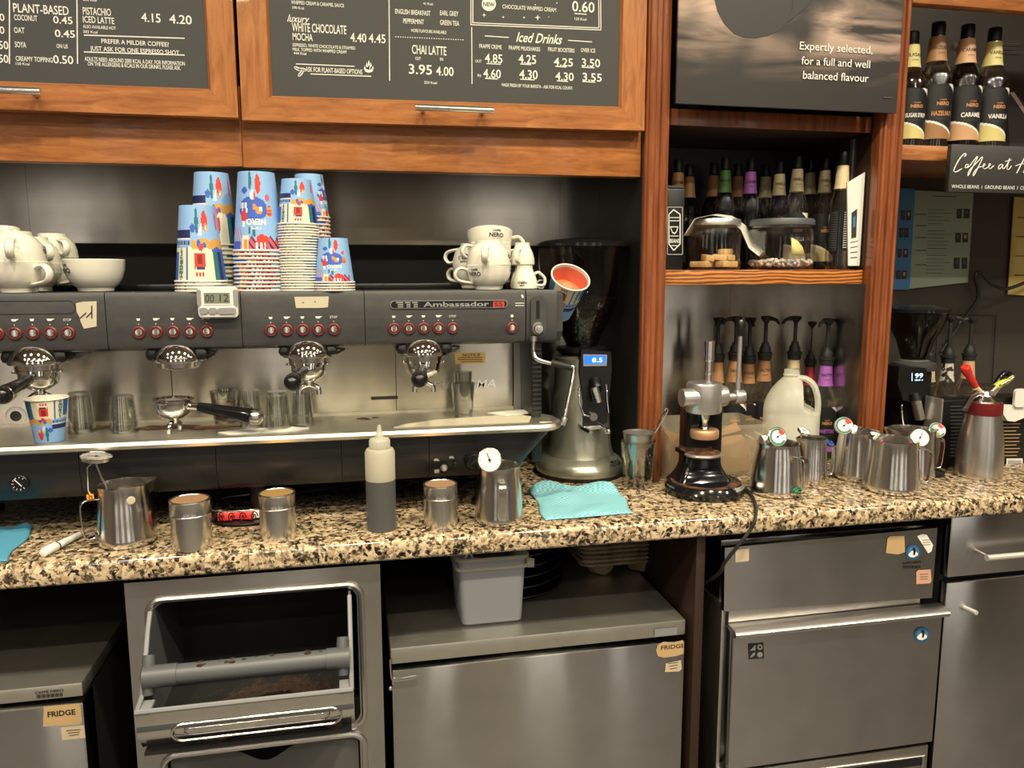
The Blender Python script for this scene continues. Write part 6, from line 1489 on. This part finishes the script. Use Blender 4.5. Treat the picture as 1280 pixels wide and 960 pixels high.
m.prism(pl, -.006, .002, 'black_gloss', M=Matrix.Translation((a_.x, yk, a_.z))); m.prism([(x*.97, y*.97) for x, y in pl], .002, .0026, 'grime', M=Matrix.Translation((a_.x, yk, a_.z))); m.tube([(a_.x+x, yk+y, a_.z-.001) for x, y in pl[:15]], .0032, 'alu', 8)
m.prism([(x*.8, y*.5) for x, y in pl], .0026, .0085, 'grime', M=Matrix.Translation((a_.x, yk+.018, a_.z))); m.build('portafilter_rest', t)
yh = Yc-.002; rh_ = pw(859, 900, 495, yh); hx = aty(880, 495, yh).x; z0, z1 = pz(880, 515, yh).z, pz(880, 478, yh).z
m = MB(t); m.lathe([(0, 0), (rh_*.93, 0), (rh_, .003), (rh_, z1-z0-.004), (rh_*.95, z1-z0), (0, z1-z0)], 'alu', c=(hx, yh, z0), n=44); zm = (z0+z1)/2+.002
xl_ = aty(849, 492, yh).x; xr_ = aty(906, 492, yh).x
m.cyl((xl_, yh-.01, zm), (hx, yh-.01, zm), .0175, 'alu', 32, b=.002); m.cyl((hx, yh-.004, zm), (xr_, yh-.004, zm), .0195, 'alu', 32, b=.002); m.build('head', t)
m = MB(t); xq = aty(928, 494, yh).x; m.cyl((xr_-.004, yh-.006, zm-.002), (xq-.018, yh-.006, zm-.002), .0072, 'alu', 20); m.cyl((xq-.020, yh-.006, zm-.002), (xq, yh-.006, zm-.002), .0125, 'alu', 24, b=.0015)
xk = aty(922.5, 480, yh-.006).x; zt_ = aty(922, 420, yh-.006).z; zk = aty(922, 401, yh-.006).z
m.cyl((xk, yh-.006, zm), (xk+.001, yh-.006, zt_), .0042, 'alu', 14); lev = m.build('lever', t)
m = MB(t); m.lathe([(0, 0), (.0055, 0), (.0072, .010), (.0080, zk-zt_-.004), (.006, zk-zt_), (0, zk-zt_)], 'black', c=(xk+.001, yh-.006, zt_), n=18); m.lathe([(0, .0), (.0045, 0), (.004, .002), (0, .002)], 'chrome_soft', c=(xk+.001, yh-.006, zk), n=14); m.build('knob', lev)
m = MB(t); xs_ = aty(886, 450, yh).x; zz = [aty(886, y, yh).z for y in (425, 450, 466, 478)]
m.lathe([(0, 0), (.0080, 0), (.0080, zz[2]-zz[3]), (.0092, zz[2]-zz[3]+.001), (.0092, zz[2]-zz[3]+.004), (.0080, zz[2]-zz[3]+.005), (.0080, zz[1]-zz[3]), (.0105, zz[1]-zz[3]+.002), (.0108, zz[0]-zz[3]), (.009, zz[0]-zz[3]+.0008), (0, zz[0]-zz[3]-.006)], 'chrome_soft', c=(xs_, yh, zz[3]-.002), n=26); m.build('spindle', t)
m = MB(t); zq = [aty(884, y, yh).z for y in (513, 525, 536, 547)]
m.lathe([(0, zq[0]+.004), (.010, zq[0]+.004), (.0105, zq[0]-.004), (.007, zq[1]), (.0055, zq[1]-.003), (.0055, zq[2]+.006), (.008, zq[2]+.004), (.009, zq[2]), (0, zq[2])], 'chrome_soft', c=(xs_-.004, yh, 0), n=24); rt_ = pw(866, 899, 540, yh); m.lathe([(0, zq[2]), (rt_-.002, zq[2]), (rt_, zq[2]-.003), (rt_, zq[3]+.003), (rt_-.002, zq[3]), (0, zq[3])], 'copper_mesh', c=(xs_-.004, yh, 0), n=36); m.build('tamper', t)
# its cable over the worktop edge
cpts = [atz(924, 606, CT)+Vector((0, 0, .004)), atz(938, 620, CT)+Vector((0, 0, .004)), atz(944, 634, CT)+Vector((0, 0, .0045)), Vector((aty(944, 648, 1.200).x, 1.200, .915)), aty(938, 662, 1.197), aty(926, 678, 1.197), Vector((.636, 1.211, .835)), Vector((.632, 1.235, .80)), Vector((.618, 1.32, .735))]
m = MB(); m.tube(crv(cpts, 7), .0032, 'rubber', 8); tag(m.build('power_cable'), 'black cable running from the tamper press over the worktop edge', 'cable')

# ================================================================ right bay
Yc = 1.54; QX = aty(1137, 520, Yc).x
t = thing('coffee_grinder', 'black coffee grinder with a white digit display by the right post', 'coffee grinder', (QX, Yc, CT))
def qz(y, Y=Yc): return aty(1137, y, Y).z
rq = (aty(1169, 392, Yc).x-aty(1105, 392, Yc).x)/2
m = MB(t); m.lathe([(.026, qz(449)), (.030, qz(443)), (rq*.60, qz(425)), (rq*.84, qz(408)), (rq*.96, qz(394)), (rq, qz(390))], 'glass_smoke', c=(QX, Yc, 0), n=40); m.build('hopper', t)
m = MB(t); m.lathe([(rq, qz(391)), (rq+.003, qz(390)), (rq+.002, qz(386)), (rq*.5, qz(381.5)), (0, qz(381))], 'black_gloss', c=(QX, Yc, 0), n=40); m.build('hopper_lid', t)
m = MB(t); m.lathe([(0, qz(462)), (.045, qz(462)), (.047, qz(458)), (.046, qz(453)), (.026, qz(449))], 'machine_grey', c=(QX, Yc, 0), n=36); m.lathe([(.0265, qz(449)), (.032, qz(450)), (.032, qz(452))], 'alu', c=(QX, Yc, 0), n=36); m.build('collar', t)
bx_ = .046; m = MB(t); m.box(QX-bx_, QX+bx_*.55, Yc-.035, Yc+.06, CT+.02, qz(461), 'black', .008); m.box(QX-bx_-.004, QX+bx_*.9, Yc-.085, Yc+.07, CT, CT+.022, 'black', .006); m.build('body', t)
yq = Yc-.062; m = MB(t); m.prism([(aty(x, y, yq).x, aty(x, y, yq).z) for x, y in ((1123, 458), (1157, 460), (1160, 478), (1157, 498), (1147, 506), (1128, 500), (1121, 480))][::-1], -.06, .003, 'black', M=Matrix.Translation((0, yq, 0)) @ FRONT); m.build('control_head', t)
m = MB(t); poly_px(m, 'black_gloss', yq, [(1136, 463), (1154, 464), (1154, 477), (1136, 477)], .0035); face_px(m, '99', 'oled', yq, 1142, 1152, 472.2, 5.6, .02, 0, .004); face_px(m, '18.0 g', 'oled', yq, 1142, 1152, 475.8, 2, .02, 0, .004); rule_px(m, 'oled', yq, 1138.5, 466, 1138.5, 476, 1.0, .004); m.build('display', t)
m = MB(t); m.cyl(aty(1143, 492, yq-.004), aty(1146, 502, yq-.010), .0115, 'black', 20); m.cyl(aty(1145, 500, yq-.010), aty(1150, 524, yq-.014), .0105, 'steel_satin', 22); m.build('chute', t)
for s_ in ((1127, 507, 1128, 524, 1131, 538), (1157, 508, 1158, 522, 1160, 536)):
    m = MB(t); m.tube([aty(s_[0], s_[1], yq), aty(s_[2], s_[3], yq-.006), aty(s_[4], s_[5], yq-.02)], .0018, 'chrome_soft', 8); m.ball(aty(s_[0], s_[1], yq), .003, 'chrome_soft', 10); m.ball(aty(s_[0], s_[1]+8, yq-.003), .003, 'chrome_soft', 10); m.build('spring_wire', t)
def pr_(px, Y, yl, yp, neck, lbl, ang, nt=None, **k):
    o = pb(px, Y, yl, yp, neck, lbl, ang, nt, **k); o['group'] = 'pump bottles in the right-hand bay'; return o
o = pr_(1181, 1.60, 453, 394.5, 'l_cream', 'pump bottle with a mottled white neck label behind the whipping siphon', 0, lab='l_cream')
mk = MATS['mottled'] = mat('mottled', (.7, .7, .65), .5); setc(mk, ramp(mk, noise(mk, coords(mk, (1, 1, 1)), 70, 2), [(.44, (.02, .02, .02)), (.47, (.62, .58, .50))])); [c for c in kids(o) if c.name.startswith('neck_label')][0].data.materials[0] = mk
pr_(1207, 1.64, 450, 396, 'l_peach', 'pump bottle with a peach neck label at the back of the right bay', 185, lab='l_peach')
pr_(1158, 1.68, 456, 412, 'l_cream', 'pump bottle with a white label hidden behind the black grinder', 90)
# siphon
x, y, r, h = cylpx(1202.5, 1248.5, 517, 603); rt_ = .037*.62
t = thing('cream_siphon', 'brushed steel cream siphon with a dark red collar', 'cream siphon', (x, y, CT))
m = MB(); m.lathe([(0, 0), (r*.95, 0), (r, .003), (r, h*.06), (r*.985, h*.35), (r*.93, h*.6), (r*.82, h*.85), (r*.755, h), (0, h)], 'steel_satin', n=44); m.build('bottle', t)
zc_ = aty(1230, 502, y).z-CT
m = MB(); m.lathe([(0, h-.001), (r*.76, h-.001), (r*.79, h+.001), (r*.78, zc_-.001), (r*.74, zc_), (0, zc_)], 'seal_red', n=40); m.build('collar', t)
m = MB(); m.lathe([(r*.70, zc_), (r*.68, zc_+.003), (r*.42, zc_+.010), (r*.30, zc_+.016), (r*.26, zc_+.024), (0, zc_+.026)], 'chrome_soft', n=32)
loc0 = Vector((x, y, CT))
def sp(px, py, dy=0): return aty(px, py, y+dy)-loc0
m.tube([sp(1232, 496), sp(1222, 492, -.01), sp(1214, 497, -.02), sp(1206, 512, -.03)], .006, 'chrome_soft', 8, scale=[1.1, .9, .8, .9]); m.tube([sp(1228, 494), sp(1240, 488, -.008), sp(1246, 484, -.01)], .0045, 'chrome_soft', 8); m.build('head', t)
m = MB(); m.cyl(sp(1230, 496), sp(1219, 484, -.008), .0062, 'l_cream', 14); m.tube(crv([sp(1221, 486, -.006), sp(1214, 474, -.01), sp(1209, 465, -.012), sp(1206, 458, -.013)], 4), .0085, 'crayon_red', 12, scale=[.75]*3+[.85]*4+[1]*2+[1.12]*3+[.9]); m.build('charger_holder', t)
m = MB(); m.tube([sp(1236, 498), sp(1242, 488, -.012), sp(1250, 480, -.016)], .007, 'chrome_soft', 12, scale=[1, 1.1, .9]); m.tube(crv([sp(1245, 484, -.014), sp(1252, 479, -.016), sp(1260, 476, -.018), sp(1267, 470, -.02)], 4), .0062, 'p_lime', 10, scale=[1.2]*4+[1.0]*4+[.7]*3+[.5]*2); m.cyl(sp(1250, 482, -.03), sp(1268, 471, -.03), .0022, 'chrome_soft', 10); m.build('nozzle', t)
m = MB(); c_ = aty(1256, 466, y+.03); m.tube(crv([aty(1245, 480, y+.03), aty(1252, 470, y+.03), aty(1258, 466, y+.03), aty(1264, 470, y+.02)], 4), .006, 'black_gloss', 10); o = m.build('spare_nozzle', t, loc=-loc0)
# black box with barcode, white clip, black lid
Yb = 1.415; a = aty(1178, 500, Yb); b = aty(1290, 590, Yb)
t = thing('packet', 'large black packet with printed text and a barcode, behind the siphon', 'packet', ((a.x+b.x)/2, Yb, CT))
m = MB(t); m.box(a.x, b.x+.09, Yb, Yb+.055, CT, a.z, 'black', .004); m.box(a.x-.0005, a.x+.0035, Yb-.0005, Yb+.05, CT, a.z+.002, 'alu', .001); m.build('bag', t)
m = MB(t); m2_ = MB(t); random.seed(31)
for i in range(15):
    yy = 508+i*4.4; rule_px(m, 'plastic_grey', Yb, 1188, yy, 1203+random.uniform(-2, 6), yy-.3, 1.1); 
    if yy < 572: rule_px(m2_, 'sticker', Yb, 1252, yy, 1276-random.uniform(0, 6), yy-.3, 1.1)
m.build('print', t); m2_.build('print', t); m = MB(t)
poly_px(m, 'white', Yb, [(1258, 573), (1278, 573), (1278, 596), (1257, 596)])
for i in range(9): rule_px(m, 'ink', Yb, 1259.5, 575+i*2.1, 1276.5, 575+i*2.1, .6+(i*5 % 3)*.35, .001)
m.build('barcode', t)
m = MB(); Yw = Yb-.012
m.prism([(aty(x_, y_, Yw).x, aty(x_, y_, Yw).z) for x_, y_ in ((1246, 506), (1300, 507), (1300, 514), (1268, 527), (1259, 526))][::-1], 0, .012, 'white_plastic', M=Matrix.Translation((0, Yw+.011, 0)) @ FRONT)
a_ = aty(1267, 486, Yw); b_ = aty(1280, 508, Yw); m.prism(rr(a_.x, b_.x, b_.z, a_.z, .008), .012, .018, 'white_plastic', M=Matrix.Translation((0, Yw+.012, 0)) @ FRONT); tag(m.build('measuring_scoop'), 'white plastic scoop hooked over the black packet', 'scoop')
p = atz(1172, 597, CT); m = MB(); m.lathe([(0, 0), (.024, 0), (.026, .002), (.026, .009), (.023, .011), (0, .011)], 'black', n=32); o = m.build('disc', loc=(p.x, p.y+.02, CT)); tag(o, 'black round coaster lying between the back jug and the siphon', 'disc')  # the loose black lid on the worktop
# leaflets on the back wall
Yl = 1.742
def leaflet(pts, mt, lbl, extra):
    m = MB(); A = [aty(x_, y_, Yl) for x_, y_ in pts]; m.add([p_ for p_ in A]+[p_+Vector((0, .003, 0)) for p_ in A], [[0, 1, 2, 3], [7, 6, 5, 4], [0, 4, 5, 1], [1, 5, 6, 2], [2, 6, 7, 3], [3, 7, 4, 0]], mt); extra(m); tag(m.build('leaflet'), lbl, 'leaflet', 'leaflets on the wall of the right bay')
def pics(m, P_):
    for x_, y_, w__, h__ in P_:
        poly_px(m, 'board_dark', Yl, [(x_, y_), (x_+w__, y_), (x_+w__-.4, y_+h__), (x_-.4, y_+h__)]); poly_px(m, 'sticker_pink' if int(x_) % 2 else 'plastic_grey', Yl, [(x_+w__*.25, y_+h__*.2), (x_+w__*.7, y_+h__*.2), (x_+w__*.65, y_+h__*.6), (x_+w__*.25, y_+h__*.6)], .001)
leaflet([(1118, 235), (1144, 236), (1137, 362), (1112, 362)], 'leaf_blue', 'blue leaflet edge with four rows of small pictures beside the post', lambda m: pics(m, [(1126, 263, 5, 12), (1133, 263, 5.5, 12), (1124, 285, 5, 12), (1130, 285, 5.5, 12), (1122, 311, 5, 11), (1129, 311, 6, 11), (1120, 338, 6, 11), (1127, 338, 6.5, 11)]))
def grn(m):
    pics(m, [(1196, 261, 6.5, 12), (1204.5, 261, 7.5, 12), (1194, 291, 7, 12), (1203, 291, 7, 12), (1192, 322, 7.5, 14), (1202, 322, 7, 14)]); random.seed(8)
    rule_px(m, 'ink', Yl, 1165, 245, 1195, 246, 1)
    for i in range(19):
        yy = 262+i*4.4
        if i % 7 != 5: rule_px(m, 'plastic_grey', Yl, 1160-i*.15, yy, 1160+random.uniform(18, 30), yy+.3, .7)
    for yy in (268, 282, 297, 313, 331): rule_px(m, 'board_dark', Yl, 1144, yy, 1158, yy, 1)
leaflet([(1144, 238), (1217, 241), (1210, 353), (1137, 361)], 'leaf_green', 'pale green leaflet with three pairs of small pictures', grn)
leaflet([(1268, 246), (1330, 250), (1322, 372), (1260, 368)], 'leaf_yellow', 'yellow leaflet at the right edge of the picture', lambda m: [rule_px(m, 'board_dark', Yl, 1271-i*1, 272+i*24, 1284, 272+i*24, 1.4) for i in range(4)])
m = MB(); m.tube(crv([aty(1176, 440, 1.74), aty(1200, 405, 1.735), aty(1222, 373, 1.73), aty(1219, 345, 1.72), aty(1226, 341, 1.72), aty(1240, 355, 1.70), aty(1258, 361, 1.70), aty(1285, 352, 1.70), aty(1310, 345, 1.72)], 7), .0045, 'rubber', 8); tag(m.build('power_cable'), 'black cable looping down the back wall of the right bay', 'cable')
m = MB(); A = [aty(x_, y_, 1.745) for x_, y_ in ((1172, 393), (1245, 394), (1240, 480), (1168, 480))]
m.tube([p_ for p_ in A], .0012, 'black', 6, True); struct(m, 'trim_9')
